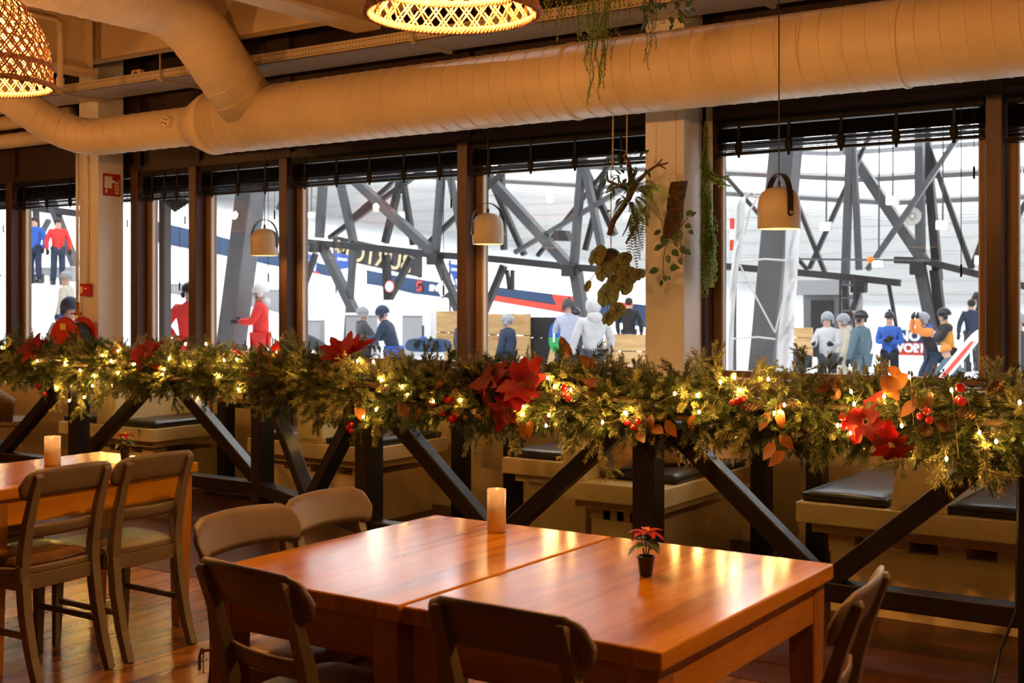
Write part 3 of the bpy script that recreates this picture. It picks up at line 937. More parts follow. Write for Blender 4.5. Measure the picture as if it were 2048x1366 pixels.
def booth_table(x0, x1, y0, y1, z, label):
    t = thing('booth_table', label, 'table', ((x0 + x1) / 2, (y0 + y1) / 2, 0), 0, 'booth tables by the windows')
    hx, hy = (x1 - x0) / 2, (y1 - y0) / 2
    mb = MB(); mb.span((-hx, -hy, z - 0.035), (hx, hy, z)); mb.build('tabletop', M['table'], t, bevel=0.005)
    mb = MB(); mb.span((-hx + 0.06, -0.05, 0.03), (-hx + 0.16, 0.05, z - 0.035)); mb.span((hx - 0.16, -0.05, 0.03), (hx - 0.06, 0.05, z - 0.035)); mb.span((-hx + 0.16, -0.03, z - 0.1), (hx - 0.16, 0.03, z - 0.035)); mb.build('pedestal', M['blacksat'], t, bevel=0.004)
    mb = MB(); mb.span((-hx + 0.03, -hy + 0.1, 0), (hx - 0.03, hy - 0.1, 0.03)); mb.build('foot_plate', M['blacksat'], t, bevel=0.004)
booth_table(-2.88, -2.33, 6.3, 7.0, 0.78, 'wooden booth table behind the railing at the right, beside the throw cushions')
booth_table(-5.1, -4.45, 6.45, 7.05, 0.78, 'wooden booth table hidden in shadow behind the biggest poinsettia')
booth_table(-7.4, -6.55, 6.5, 7.0, 0.78, 'wooden booth table behind the railing at the left, over a black brace')

def pillow(name, m, loc, size, rot, label, fringe=None, seed=0):
    t = thing(name, label, 'cushion', loc)
    t.rotation_euler = rot
    n = 16
    mb = MB(); vs, fs = [], []
    def ht(x, y):
        return (1 - abs(x) ** 2.6) ** 0.5 * (1 - abs(y) ** 2.6) ** 0.5
    for s in (1, -1):
        for j in range(n + 1):
            for i in range(n + 1):
                x, y = -1 + 2 * i / n, -1 + 2 * j / n
                pin = 1 - 0.09 * (1 - x * x) * abs(y) - 0.0
                vs.append((x * size[0] / 2 * (1 - 0.08 * (1 - y * y)), y * size[1] / 2 * (1 - 0.08 * (1 - x * x)), s * size[2] / 2 * ht(x, y) + 0.01 * noise.noise(Vector((x * 2, y * 2, seed)))))
    w = n + 1
    for s in range(2):
        b = s * w * w
        for j in range(n):
            for i in range(n):
                a = b + j * w + i
                q = (a, a + 1, a + 1 + w, a + w)
                fs.append(q if s == 0 else q[::-1])
    mb.add(vs, fs); cov = mb.build('cover', m, t, smooth=True)
    if fringe:
        rnd = random.Random(seed)
        mb = MB()
        for k in range(130):
            e = k % 4; q = rnd.uniform(-1, 1)
            x, y = (q, 1) if e == 0 else (q, -1) if e == 1 else (1, q) if e == 2 else (-1, q)
            bpt = Vector((x * size[0] / 2 * (1 - 0.08 * (1 - y * y)), y * size[1] / 2 * (1 - 0.08 * (1 - x * x)), 0))
            d = Vector((x if e > 1 else rnd.uniform(-.4, .4), y if e < 2 else rnd.uniform(-.4, .4), rnd.uniform(-.5, .5))).normalized()
            mb.tube([bpt, bpt + d * 0.02, bpt + d * 0.045 + Vector((0, 0, rnd.uniform(-.015, .015)))], [0.003, 0.0035, 0.002], 4)
        tag(mb.build('fringe', m, cov), kind='stuff')
pillow('throw_cushion', M['tancushion'], (-3.28, 6.12, 0.80), (0.46, 0.46, 0.17), (R(62), 0, R(62)), 'braided tan throw cushion leaning on the bench back beside a railing post', seed=1)
pillow('throw_cushion', M['creamfabric'], (-3.08, 6.42, 0.745), (0.44, 0.44, 0.2), (R(38), R(-8), R(20)), 'cream fringed throw cushion lying on the bench right of the railing post', True, seed=2)

# rattan armchair behind the railing at the far left
t = thing('rattan_chair', 'brown rattan armchair behind the railing at the far left', 'chair', (-9.75, 6.42, 0), R(-35))
M['rattan'] = mat('rattan_weave', (0.34, 0.19, 0.08), 0.55, var=0.3, vscale=60, bump=0.6, bscale=70)
mb = MB(); mb.lathe([(0.24, 0.42), (0.26, 0.44), (0.26, 0.47), (0.22, 0.49)], 28); mb.build('seat', M['rattan'], t, smooth=False)
mb = MB(); n = 22
vs, fs = [], []
for i in range(n + 1):
    a = R(-200) + R(220) * i / n
    q = math.sin(PI * i / n)
    for r, z in ((0.26, 0.47), (0.30, 0.60 + 0.24 * q), (0.33, 0.62 + 0.28 * q), (0.30, 0.61 + 0.28 * q), (0.28, 0.58 + 0.24 * q), (0.245, 0.47)):
        vs.append((r * math.cos(a), r * math.sin(a), z))
for i in range(n):
    for k in range(6):
        fs.append((i * 6 + k, i * 6 + (k + 1) % 6, (i + 1) * 6 + (k + 1) % 6, (i + 1) * 6 + k))
mb.add(vs, fs); mb.build('curved_back', M['rattan'], t, smooth=True)
for a in (45, 135, 225, 315):
    mb = MB(); mb.tube([(0.2 * math.cos(R(a)), 0.2 * math.sin(R(a)), 0.43), (0.25 * math.cos(R(a)), 0.25 * math.sin(R(a)), 0)], [0.018, 0.012], 10); mb.build('leg', M['rattan'], t, smooth=True)

# ================================================================== dining tables
def dining_table(loc, label, x=0.72, y=1.08, z=0.76):
    t = thing('dining_table', label, 'table', loc, 0, 'honey wood dining tables')
    hx, hy = x / 2, y / 2
    mb = MB(); mb.span((-hx, -hy, z - 0.045), (hx, hy, z)); mb.build('tabletop', M['table'], t, bevel=0.006, seg=3)
    for s in (-1, 1):
        mb = MB(); mb.span((-hx + 0.1, s * (hy - 0.035) - 0.011, z - 0.155), (hx - 0.1, s * (hy - 0.035) + 0.011, z - 0.045))
        mb.build('end_apron', M['tableend'], t, bevel=0.003)
        mb = MB(); mb.span((s * (hx - 0.035) - 0.011, -hy + 0.1, z - 0.155), (s * (hx - 0.035) + 0.011, hy - 0.1, z - 0.045))
        mb.build('side_apron', M['table'], t, bevel=0.003)
    for i in (-1, 1):
        for j in (-1, 1):
            mb = MB(); cx, cy = i * (hx - 0.06), j * (hy - 0.06)
            mb.sweep([(cx, cy, 0), (cx, cy, z - 0.17), (cx, cy, z - 0.045)], [0.055, 0.08, 0.08], [0.055, 0.08, 0.08], (1, 0, 0)); mb.build('leg', M['tableleg'], t, bevel=0.005)
    return t
dining_table((-2.307, 2.911, 0), 'left one of the two honey wood dining tables pushed together, with the candle on it')
dining_table((-1.577, 2.913, 0), 'right one of the two tables pushed together, with the potted poinsettia on it')
dining_table((-4.81, 3.41, 0), 'honey wood dining table at the left picture edge, with candle and red flower')

# ================================================================== chairs
def cpanel(hw, zc, h, yb, bow, th, tilt, ends, nx=44, nz=6, arch=0.0):
    """a curved back slat: bowed backwards in plan, rounded ends, tilted; +y is towards the sitter"""
    mb = MB(); vs, fs = [], []
    def P(i, j, s):
        x = -1 + 2 * i / nx
        q = abs(x)
        e = 1.0
        if q > 1 - ends:
            e = max(0.0, 1 - ((q - (1 - ends)) / ends) ** 2.2) ** (1 / 2.2) * 0.86 + 0.14
        hh = h * e
        mid = zc + arch * (1 - x * x) - (0.0 if q < 1 - ends else h * 0.05)
        z = mid - hh / 2 + hh * j / nz
        rim = 1 - 0.55 * (abs(2 * j / nz - 1) ** 6) 
        y = yb - bow * (1 - x * x) - tilt * (z - zc) + s * th / 2 * rim
        return (x * hw, y, z)
    w = nx + 1
    for s in (1, -1):
        for j in range(nz + 1):
            for i in range(nx + 1):
                vs.append(P(i, j, s))
    B = w * (nz + 1)
    for j in range(nz):
        for i in range(nx):
            a = j * w + i
            fs.append((a, a + w, a + w + 1, a + 1)); fs.append((B + a, B + a + 1, B + a + w + 1, B + a + w))
    for i in range(nx):
        fs.append((i, i + 1, B + i + 1, B + i)); a = nz * w + i; fs.append((a, B + a, B + a + 1, a + 1))
    for j in range(nz):
        a = j * w; fs.append((a, B + a, B + a + w, a + w)); a = j * w + nx; fs.append((a, a + w, B + a + w, B + a))
    return mb.add(vs, fs)
def make_chair(label):
    t = thing('dining_chair', label, 'chair', (0, 0, 0), 0, 'taupe painted dining chairs')
    m = M['chair']
    # seat: a rounded saddle board
    mb = MB(); out = []
    for k in range(36):
        a = 2 * PI * k / 36
        c, s = math.cos(a), math.sin(a)
        x = 0.215 * math.copysign(abs(c) ** 0.42, c); y = 0.205 * math.copysign(abs(s) ** 0.42, s)
        x *= 1.0 + 0.10 * (y / 0.205)
        out.append((x, y))
    mb.prism(out, (0, 0, 0.437), (1, 0, 0), (0, 1, 0), (0, 0, 0.026)); mb.build('seat', m, t, bevel=0.006, seg=3)
    for s in (-1, 1):
        mb = MB(); mb.sweep([(s * 0.178, 0.165, 0.437), (s * 0.18, 0.17, 0.2), (s * 0.182, 0.175, 0)], [0.042, 0.036, 0.028], [0.042, 0.036, 0.028], (1, 0, 0)); mb.build('leg', m, t, bevel=0.004)
        pts = [(s * 0.17, -0.30, 0.0), (s * 0.17, -0.255, 0.12), (s * 0.170, -0.215, 0.28), (s * 0.168, -0.195, 0.43), (s * 0.166, -0.200, 0.52), (s * 0.165, -0.222, 0.63), (s * 0.164, -0.256, 0.74), (s * 0.163, -0.292, 0.832), (s * 0.163, -0.294, 0.842)]
        mb = MB(); mb.sweep(pts, [0.034, 0.036, 0.038, 0.04, 0.04, 0.038, 0.036, 0.034, 0.024], [0.036, 0.04, 0.045, 0.047, 0.042, 0.036, 0.03, 0.024, 0.006], (1, 0, 0)); mb.build('back_leg', m, t, bevel=0.005)
    mb = cpanel(0.216, 0.795, 0.115, -0.246, 0.030, 0.02, 0.38, 0.2, arch=0.012); mb.build('top_rail', m, t, smooth=True)
    mb = cpanel(0.163, 0.605, 0.052, -0.196, 0.026, 0.016, 0.28, 0.01, nz=4); mb.build('lower_rail', m, t, smooth=True)
    mb = MB()
    mb.span((-0.16, 0.155, 0.375), (0.16, 0.175, 0.437)); mb.span((-0.155, -0.205, 0.375), (0.155, -0.187, 0.437))
    for s in (-1, 1):
        mb.sweep([(s * 0.172, -0.185, 0.406), (s * 0.178, 0.155, 0.406)], 0.062, 0.02, (0, 0, 1))
    mb.build('apron', m, t, bevel=0.003)
    for s in (-1, 1):
        mb = MB(); mb.sweep([(s * 0.17, -0.235, 0.2), (s * 0.179, 0.17, 0.2)], 0.024, 0.018, (0, 0, 1)); mb.build('stretcher', m, t, bevel=0.003)
    return t
def seat_pad(cx, cy, rz, label, m):
    t = thing('seat_pad', label, 'cushion', (cx, cy, 0.4635), rz, 'seat pads tied on chairs')
    mb = MB(); n = 16; vs, fs = [], []
    for s in (1, 0):
        for j in range(n + 1):
            for i in range(n + 1):
                x, y = -1 + 2 * i / n, -1 + 2 * j / n
                k = (1 - abs(x) ** 4) * (1 - abs(y) ** 4)
                c = 1 - 0.1 * (x * x * y * y)
                vs.append((x * 0.195 * c * (1 + 0.08 * y), y * 0.185 * c, s * (0.012 + 0.03 * k ** 0.5 + 0.004 * noise.noise(Vector((x * 2, y * 2, cx)))) + (1 - s) * 0.001))
    w = n + 1; B = w * w
    for j in range(n):
        for i in range(n):
            a = j * w + i
            fs.append((a, a + 1, a + 1 + w, a + w)); fs.append((B + a, B + a + w, B + a + 1 + w, B + a + 1))
    for i in range(n):
        fs.append((i, B + i, B + i + 1, i + 1)); a = n * w + i; fs.append((a, a + 1, B + a + 1, B + a))
        a = i * w; fs.append((a, a + w, B + a + w, B + a)); a = i * w + n; fs.append((a, B + a, B + a + w, a + w))
    mb.add(vs, fs); mb.build('pad', m, t, smooth=True)
    for s in (-1, 1):
        mb = MB()
        mb.sweep([(s * 0.155, -0.17, 0.015), (s * 0.20, -0.185, 0.02), (s * 0.205, -0.225, 0.008), (s * 0.20, -0.23, -0.02), (s * 0.198, -0.232, -0.06)], 0.010, 0.003, (0, 0, 1))
        mb.sweep([(s * 0.20, -0.235, 0.014), (s * 0.208, -0.238, -0.01), (s * 0.206, -0.24, -0.05)], 0.010, 0.003, (1, 0, 0.2))
        mb.build('tie', m, t)
chairs = [  # x, y, facing (rotation about z; 0 faces the windows), label, pad
    (-1.515, 2.47, 0, 'taupe wooden chair at the front edge of the right dining table, back to the camera', None),
    (-2.235, 2.44, R(-7), 'taupe wooden chair at the front edge of the left dining table, back to the camera', 'pad'),
    (-2.59, 2.72, R(-91), 'taupe wooden chair at the left side of the joined tables, nearer the camera', 'pad'),
    (-2.62, 3.14, R(-87), 'taupe wooden chair at the left side of the joined tables, nearer the railing', None),
    (-1.215, 2.86, R(97), 'taupe wooden chair alone at the right side of the joined tables', 'pad'),
    (-4.50, 3.08, R(92), 'taupe wooden chair with a tied seat pad at the left table, nearer the camera', 'padleather'),
    (-4.51, 3.53, R(90), 'taupe wooden chair without a pad at the left table, nearer its right end', None),
    (-5.13, 3.27, R(-90), 'taupe wooden chair across the left table, behind the white candle', 'pad'),
    (-5.13, 2.80, R(-88), 'taupe wooden chair cut by the left picture edge, across the left table', None)]
proto = None
for x, y, rz, lab, pad in chairs:
    if proto is None:
        proto = make_chair(lab); proto.location = (x, y, 0); proto.rotation_euler = (0, 0, rz)
    else:
        copy_tree(proto, (x, y, 0), rz, lab)
    if pad:
        where = lab.replace('taupe wooden chair', 'chair').replace(' with a tied seat pad', '').replace(', back to the camera', '').replace('the joined tables', 'the tables')
        seat_pad(x, y, rz, ('brown leather' if pad == 'padleather' else 'tan') + ' seat pad on the ' + where, M[pad])

# ================================================================== candles and potted poinsettias
M['frosted'] = mat('frosted_glass', (0.92, 0.88, 0.84), 0.25, spec=0.6)
def candle(loc, label, h=0.14, r=0.031):
    t = thing('candle_holder', label, 'candle', loc)
    mb = MB(); mb.lathe([(r * 0.97, 0), (r, 0.001), (r, 0.008), (r * 0.97, 0.009)], 32); mb.build('gold_base', M['brass'], t)
    mb = MB(); mb.lathe([(r * 0.93, 0.009), (r * 0.93, h * 0.86), (r * 0.7, h * 0.87), (0.0, h * 0.85)], 32); mb.build('candle', M['wax'], t, smooth=True)
    mb = MB(); mb.lathe([(r, 0.009), (r, h), (r * 0.95, h), (r * 0.95, 0.009)], 32, close=True); mb.build('glass_tube', M['frosted'], t, smooth=True)
    mb = MB(); mb.tube([(0, 0, h * 0.85), (0.001, 0, h * 0.92)], 0.0015, 6); mb.build('wick', M['blacksat'], t.children[1])
p = at_depth(993, 1064, 0.76 * F / 464.0)
candle((p.x, p.y, 0.761), 'white candle in a clear glass tube on the left one of the joined tables')
p = at_depth(105, 932, 0.76 * F / 332.0)
candle((p.x, p.y, 0.761), 'white candle on the dining table at the left edge', h=0.135, r=0.036)
def bract(t): return max(0.02, math.sin(PI * t ** 0.8)) ** 0.8
def poinsettia_pot(loc, label, seed):
    rnd = random.Random(seed)
    t = thing('potted_poinsettia', label, 'potted plant', loc)
    mb = MB(); mb.lathe([(0.017, 0), (0.024, 0.05), (0.0255, 0.05), (0.0255, 0.055), (0.022, 0.055), (0.021, 0.046), (0.0, 0.046)], 28); mb.build('pot', M['potblack'], t)
    mb = MB()
    tips = []
    for k in range(3):
        a = k * 2.1 + seed
        tip = Vector((0.022 * math.cos(a), 0.022 * math.sin(a), 0.105 + 0.01 * k))
        mb.tube([(0.004 * math.cos(a), 0.004 * math.sin(a), 0.045), tip * 0.6 + Vector((0, 0, 0.03)), tip], 0.0022, 6); tips.append(tip)
    mb.build('stem', M['ivy'], t)
    for k in range(6):
        a = k * 1.05 + seed * 0.7
        d = Vector((math.cos(a), math.sin(a), 0.25 - 0.45 * (k % 2)))
        mb = MB(); mb.leaf((0.01 * d.x, 0.01 * d.y, 0.085 + 0.006 * (k % 3)), d, (0, 0, 1), 0.052, 0.034, 0.9, bract, 0.2); mb.build('leaf', M['ivy'], t, smooth=True)
    for k in range(9):
        a = k * 2 * PI / 9 + 0.3 * rnd.random()
        d = Vector((math.cos(a), math.sin(a), 0.25 + 0.35 * (k % 2)))
        mb = MB(); mb.leaf((0.003 * d.x, 0.003 * d.y, 0.118), d, (0, 0, 1), 0.047 + 0.012 * rnd.random(), 0.024, 0.8 + 0.4 * rnd.random(), bract, 0.25); mb.build('bract', M['redvelvet'], t, smooth=True)
    mb = MB()
    for k in range(7):
        mb.ball((0.006 * math.cos(k), 0.006 * math.sin(k), 0.126 + 0.002 * (k % 3)), 0.003, 6, 5)
    mb.build('flower_centre', M['yellow'], t)
p = at_depth(1292, 1152, 0.76 * F / 552.0)
poinsettia_pot((p.x, p.y, 0.761), 'small red poinsettia in a black pot on the right one of the joined tables', 1)
p = at_depth(250, 921, 0.76 * F / 321.0)
poinsettia_pot((p.x, p.y, 0.761), 'small red poinsettia in a black pot on the table at the left edge', 2)

# ================================================================== lamps
def wicker_lamp(label):
    t = thing('wicker_pendant', label, 'lamp', (0, 0, 0), 0, 'woven wicker pendant lamps')
    Hh, Rb = 0.44, 0.275
    prof = lambda q: 0.055 + (Rb - 0.055) * (1 - (1 - min(1, q / 0.80)) ** 2.1) * 0.955 + (0.045 * (Rb) * max(0, (q - 0.80) / 0.2))
    for sgn, nm in ((1, 'strands_right'), (-1, 'strands_left')):
        mb = MB()
        for k in range(64):
            a0 = 2 * PI * k / 64 + (k % 2) * 0.045
            pts = []
            for i in range(15):
                q = i / 14
                a = a0 + sgn * (1.25 * q)
                r = prof(q) + 0.004 * math.sin(i * 3.1 + k * 1.7) * sgn
                pts.append((r * math.cos(a), r * math.sin(a), Hh * (1 - q)))
            mb.tube(pts, 0.0037, 4, caps=False)
        mb.build(nm, M['wicker'], t)
    mb = MB()
    rnd = random.Random(5)
    for q in (0.06, 0.16, 0.3, 0.45, 0.6):
        pts = [((prof(q) + 0.004 * math.sin(8 * a)) * math.cos(a), (prof(q) + 0.004 * math.sin(8 * a)) * math.sin(a), Hh * (1 - q) + 0.006 * math.sin(5 * a)) for a in [2 * PI * i / 40 for i in range(41)]]
        mb.tube(pts, 0.003, 4, caps=False)
    mb.build('weft_rings', M['wicker'], t)
    for q, rr, nm in ((0.80, 0.0085, 'waist_braid'), (1.0, 0.0095, 'rim_braid')):
        mb = MB()
        for s in range(3):
            pts = []
            for i in range(241):
                a = 2 * PI * i / 240
                ph = 40 * a + s * 2 * PI / 3
                r = prof(q) + rr * math.cos(ph) * 0.8
                pts.append((r * math.cos(a), r * math.sin(a), Hh * (1 - q) + rr * math.sin(ph)))
            mb.tube(pts, rr * 0.62, 5, caps=False)
        mb.build(nm, M['wicker'], t, smooth=True)
    mb = MB(); mb.ball((0, 0, 0.20), (0.038, 0.038, 0.05), 16, 12); bulb_ = mb
    mb = MB(); mb.lathe([(0.02, 0.25), (0.022, 0.32), (0.018, 0.36), (0.012, 0.47), (0.0, 0.48)], 16); so_ = mb.build('socket', M['blacksat'], t, smooth=True); bulb_.build('bulb', M['bulb'], so_, smooth=True)
    mb = MB(); mb.tube([(0, 0, 0.45), (0, 0, 1.30)], 0.004, 6); mb.build('cord', M['blacksat'], t)
    mb = MB(); mb.lathe([(0.05, 1.28), (0.055, 1.30), (0.0, 1.305)], 20); mb.build('ceiling_rose', M['blacksat'], t)
    return t
ZL = ZC - 1.305
wl = [(-2.37, 3.16, 'big glowing wicker pendant lamp at the top centre, above the joined tables'),
      (-4.83, 3.10, 'glowing wicker pendant lamp at the upper left edge, above the left table'),
      (-7.25, 3.15, 'wicker pendant lamp further left in the room, seen mirrored in the window panes'),
      (-9.75, 3.15, 'wicker pendant lamp over the fourth table, mirrored small in the panes'),
      (-12.2, 3.15, 'wicker pendant lamp at the far left of the room, mirrored beside the bell lamp'),
      (0.1, 3.15, 'wicker pendant lamp right of the picture, over the next table of the row')]
wp = wicker_lamp(wl[0][2])
wp.location = (wl[0][0], wl[0][1], ZL)
for x, y, lab in wl[1:]:
    copy_tree(wp, (x, y, ZL if y > 1 else ZL + 0.0), 0.4 * x, lab)

def bell_lamp(loc, rz, ztop, label):
    t = thing('bell_pendant', label, 'lamp', loc, rz, 'grey bell pendant lamps')
    r, h = 0.109, 0.215
    prof = [(r * 0.96, 0.0), (r, 0.006), (r, 0.10), (r * 0.985, 0.135), (r * 0.92, 0.165), (r * 0.78, 0.19), (r * 0.55, 0.207), (r * 0.25, h), (0.012, h + 0.002)]
    inn = [(0.012, h - 0.006), (r * 0.7, 0.185), (r * 0.88, 0.15), (r * 0.95, 0.1), (r * 0.955, 0.0)]
    mb = MB(); mb.lathe(prof + inn, 40, close=True); mb.build('shade', M['greige'], t, smooth=True)
    mb = MB(); mb.lathe([(r * 0.93, 0.012), (r * 0.93, 0.018), (0.0, 0.019)], 32); mb.build('light_disc', M['lampin'], t)
    mb = MB(); pts = []
    for i in range(17):
        a = PI * i / 16
        pts.append((0, (r + 0.006) * math.cos(a) * (1.0 if abs(math.cos(a)) > .3 else 1.0), 0.135 + 0.15 * math.sin(a)))
    pts = [(0, r + 0.004, 0.075)] + [(0, r + 0.005, 0.11)] + pts[1:-1] + [(0, -r - 0.005, 0.11), (0, -r - 0.004, 0.075)]
    mb.sweep(pts, 0.032, 0.004, (1, 0, 0))
    for s in (-1, 1):
        mb.lathe([(0.016, 0), (0.016, 0.004)], 16, c=(0, s * (r + 0.004) - (0.0 if s < 0 else 0.004), 0.075), M=Matrix.Rotation(R(90), 4, 'X'))
    st_ = mb.build('strap', M['strap'], t)
    for s in (-1, 1):
        mb = MB(); mb.ball((0, s * (r + 0.008), 0.078), (0.011, 0.006, 0.011), 12, 8); mb.build('rivet', M['brass'], st_, smooth=True)
    mb = MB(); mb.tube([(0, 0, h), (0, 0, h + 0.03)], 0.009, 10); mb.tube([(0, 0, h + 0.02), (0, 0, ztop - loc[2])], 0.0035, 6); mb.build('cord', M['blacksat'], t)
p = at(1558, 461, 6.0)
bell_lamp((p.x, p.y, 1.885), R(52), ZC, 'big grey bell lamp with a wide black strap, in front of the right window')
p = at(976, 487, 6.94)
bell_lamp((p.x, p.y, 1.905), R(-38), ZC, 'grey bell lamp hanging at the middle window mullion, its strap seen edge on')
p = at(529, 513, 6.94)
bell_lamp((p.x, p.y, 1.87), R(-72), ZC, 'leftmost grey bell lamp, in front of the slanted grey column')
# ================================================================== Christmas garland on the railing
rnd = random.Random(11)
def depth_of(p): return -p[0] * SY + p[1] * CY
def u_of(p): return 1024 + F * (p[0] * CY + p[1] * SY) / depth_of(p)
PATH = []
for i in range(len(RAIL) - 1):
    a, b = Vector((*RAIL[i], 1.05)), Vector((*RAIL[i + 1], 1.05))
    n = int((b - a).length / 0.02)
    PATH += [a.lerp(b, k / n) for k in range(n)]
PATH = [p for p in PATH if -10.6 < p.x < -0.45]
UU = [u_of(p) for p in PATH]
def rail_depth(u):
    k = min(range(len(PATH)), key=lambda i: abs(UU[i] - u))
    return depth_of(PATH[k]), k
def on_garland(u, v, off=0.15):
    d, k = rail_depth(u)
    return at_depth(u, v, d - off)

def sprig_mesh(L, seed, sides=4, lush=1.0):
    r = random.Random(seed)
    mb = MB()
    def branch(a, d, ln, nn, nl):
        bend = Vector((r.uniform(-.25, .25), r.uniform(-.25, .25), -0.05))
        pts = [a + d * (ln * q / 4) + bend * (ln * (q / 4) ** 2) * 0.5 for q in range(5)]
        mb.tube(pts, [0.0022, 0.002, 0.0018, 0.0015, 0.001], 4, mi=1)
        for k in range(nn):
            q = (k + r.random()) / nn * 4
            i = min(3, int(q))
            p = pts[i].lerp(pts[i + 1], q - i)
            t = (pts[i + 1] - pts[i]).normalized()
            o = t.orthogonal().normalized()
            o = Matrix.Rotation(r.uniform(0, 2 * PI), 4, t) @ o
            nd = (t * r.uniform(0.55, 1.0) + o * r.uniform(0.7, 1.0)).normalized()
            l = nl * r.uniform(0.7, 1.1) * (1.0 - 0.25 * q / 4)
            s = nd.cross(t).normalized() * 0.0027
            mid = p + nd * l * 0.55 + t * l * 0.03
            tip = p + nd * l + t * l * 0.1
            mb.add([p, mid + s, tip, mid - s], [(0, 1, 2, 3)], 0)
    ln = L
    branch(Vector((0, 0, 0)), Vector((0, 0, 1)), ln, int(125 * lush), 0.036)
    for k in range(sides):
        z = ln * (0.2 + 0.55 * (k + r.random()) / sides)
        a = r.uniform(0, 2 * PI)
        d = Vector((math.cos(a), math.sin(a), 1.05)).normalized()
        branch(Vector((0, 0, z)), d, ln * r.uniform(0.36, 0.55), int(60 * lush), 0.032)
    return mb
SPR = [sprig_mesh(0.17 + 0.015 * k, 30 + k, 3 + k % 3) for k in range(6)]
garland = thing('christmas_garland', 'long lit pine garland with copper leaves and cones wrapped along the black railing', 'garland', (-4.5, 5.4, 1.05))
G0 = Vector((-4.5, 5.4, 1.05))
def frame(k):
    t = (PATH[min(k + 3, len(PATH) - 1)] - PATH[max(k - 3, 0)]).normalized()
    up = Vector((0, 0, 1))
    out = up.cross(t).normalized()
    if out.y > 0: out = -out
    return t, up, out
mb = MB()
for off_, rr in (((0.0, 0.05), 0.016), ((0.09, 0.0), 0.016), ((0.07, -0.09), 0.013), ((-0.05, 0.06), 0.014)):   # the wired stems
    pts = []
    for k in range(0, len(PATH), 3):
        t, up, out = frame(k)
        w = 0.025 * math.sin(k * 0.09 + rr * 900)
        pts.append(PATH[k] + out * (off_[0] + w) + up * (off_[1] + 0.8 * w) - G0)
    mb.tube(pts, rr, 6)
mb.build('wired_stem', M['twig'], garland)
# sprigs
inst = []
for k in range(0, len(PATH)):
    for rep in range(4 if k % 2 == 0 else 3):
        if rnd.random() < 0.15: continue
        t, up, out = frame(k)
        phi = R(rnd.uniform(-95, 118))                 # 0 = towards the room, 90 = up
        rad = out * math.cos(phi) + up * math.sin(phi)
        p = PATH[k] + rad * rnd.uniform(0.015, 0.08) - up * 0.02
        side = rnd.choice((-1, 1))
        d = (rad * rnd.uniform(0.45, 1.0) + t * side * rnd.uniform(0.45, 1.3) + Vector((0, 0, -0.28 + 0.2 * math.sin(phi)))).normalized()
        inst.append((p - G0, d, rnd.uniform(0.7, 1.1), rnd.random() < 0.36, rnd.randrange(6), math.cos(phi) + 0.3 * rad.z))
def hang(u, v, du, dv, sc=1.0, frost=True):
    a = on_garland(u, v, 0.13); b = on_garland(u + du, v + dv, 0.17)
    inst.append((a - G0, (b - a).normalized(), sc, frost, rnd.randrange(6), 9))
for q in [(1640, 850, -4, 95, 1.15), (1650, 830, -12, 80, 0.9), (1190, 850, 12, 80, 1.1), (1160, 840, -25, 75, 1.0), (1045, 860, -20, 40, 0.8), (1400, 840, 10, 60, 0.9), (1830, 860, 20, 60, 1.0), (1940, 880, 40, 60, 1.1),
          (1900, 880, -20, 60, 1.0), (1990, 870, 40, 60, 1.0), (750, 830, 0, 60, 0.8), (690, 830, -50, -10, 0.8), (640, 790, -30, 40, 0.8), (160, 780, 0, 60, 1.1), (130, 770, -20, 60, 0.9), (190, 770, 15, 50, 0.9), (540, 790, -30, 40, 1.0),
          (1600, 800, -10, 70, 0.9), (1480, 800, 20, 50, 0.9), (1980, 790, 10, -50, 1.0), (1600, 770, 10, -50, 0.8), (890, 740, 20, -50, 0.8), (870, 750, -20, -55, 0.9), (815, 740, -10, -40, 0.7), (1500, 770, 30, -40, 0.8),
          (1440, 770, -10, -45, 0.8), (1380, 760, 20, -40, 0.8), (1120, 740, 10, -50, 0.8), (460, 720, 15, -45, 0.8), (330, 720, 5, -40, 0.8), (250, 720, -10, -45, 0.8), (600, 730, -10, -45, 0.9), (60, 710, 10, -40, 0.9)]:
    hang(q[0], q[1], q[2], q[3], q[4], rnd.random() < 0.7)
inst.sort(key=lambda q: -q[5])
meshes = {}
for vi in range(6):
    for fr in (False, True):
        o = SPR[vi].build('pine_sprig', [M['frost'] if fr else M['pine'], M['twig']], garland)
        meshes[(vi, fr)] = o.data
        bpy.data.objects.remove(o)
rest = MB()
for j, (p, d, sc, fr, vi, _) in enumerate(inst):
    Mx = Matrix.Translation(p) @ rot_to(d) @ Matrix.Rotation(rnd.uniform(0, 6.28), 4, 'Z') @ Matrix.Scale(sc, 4)
    if j < 100:
        o = bpy.data.objects.new('pine_sprig', meshes[(vi, fr)])
        C.objects.link(o); o.parent = garland; o.matrix_local = Mx
    else:
        q = MB().join(SPR[vi], Mx)
        if fr: q.m = [2 if z == 0 else z for z in q.m]
        rest.join(q)
tag(rest.build('pine_foliage', [M['pine'], M['twig'], M['frost']], garland), kind='stuff')
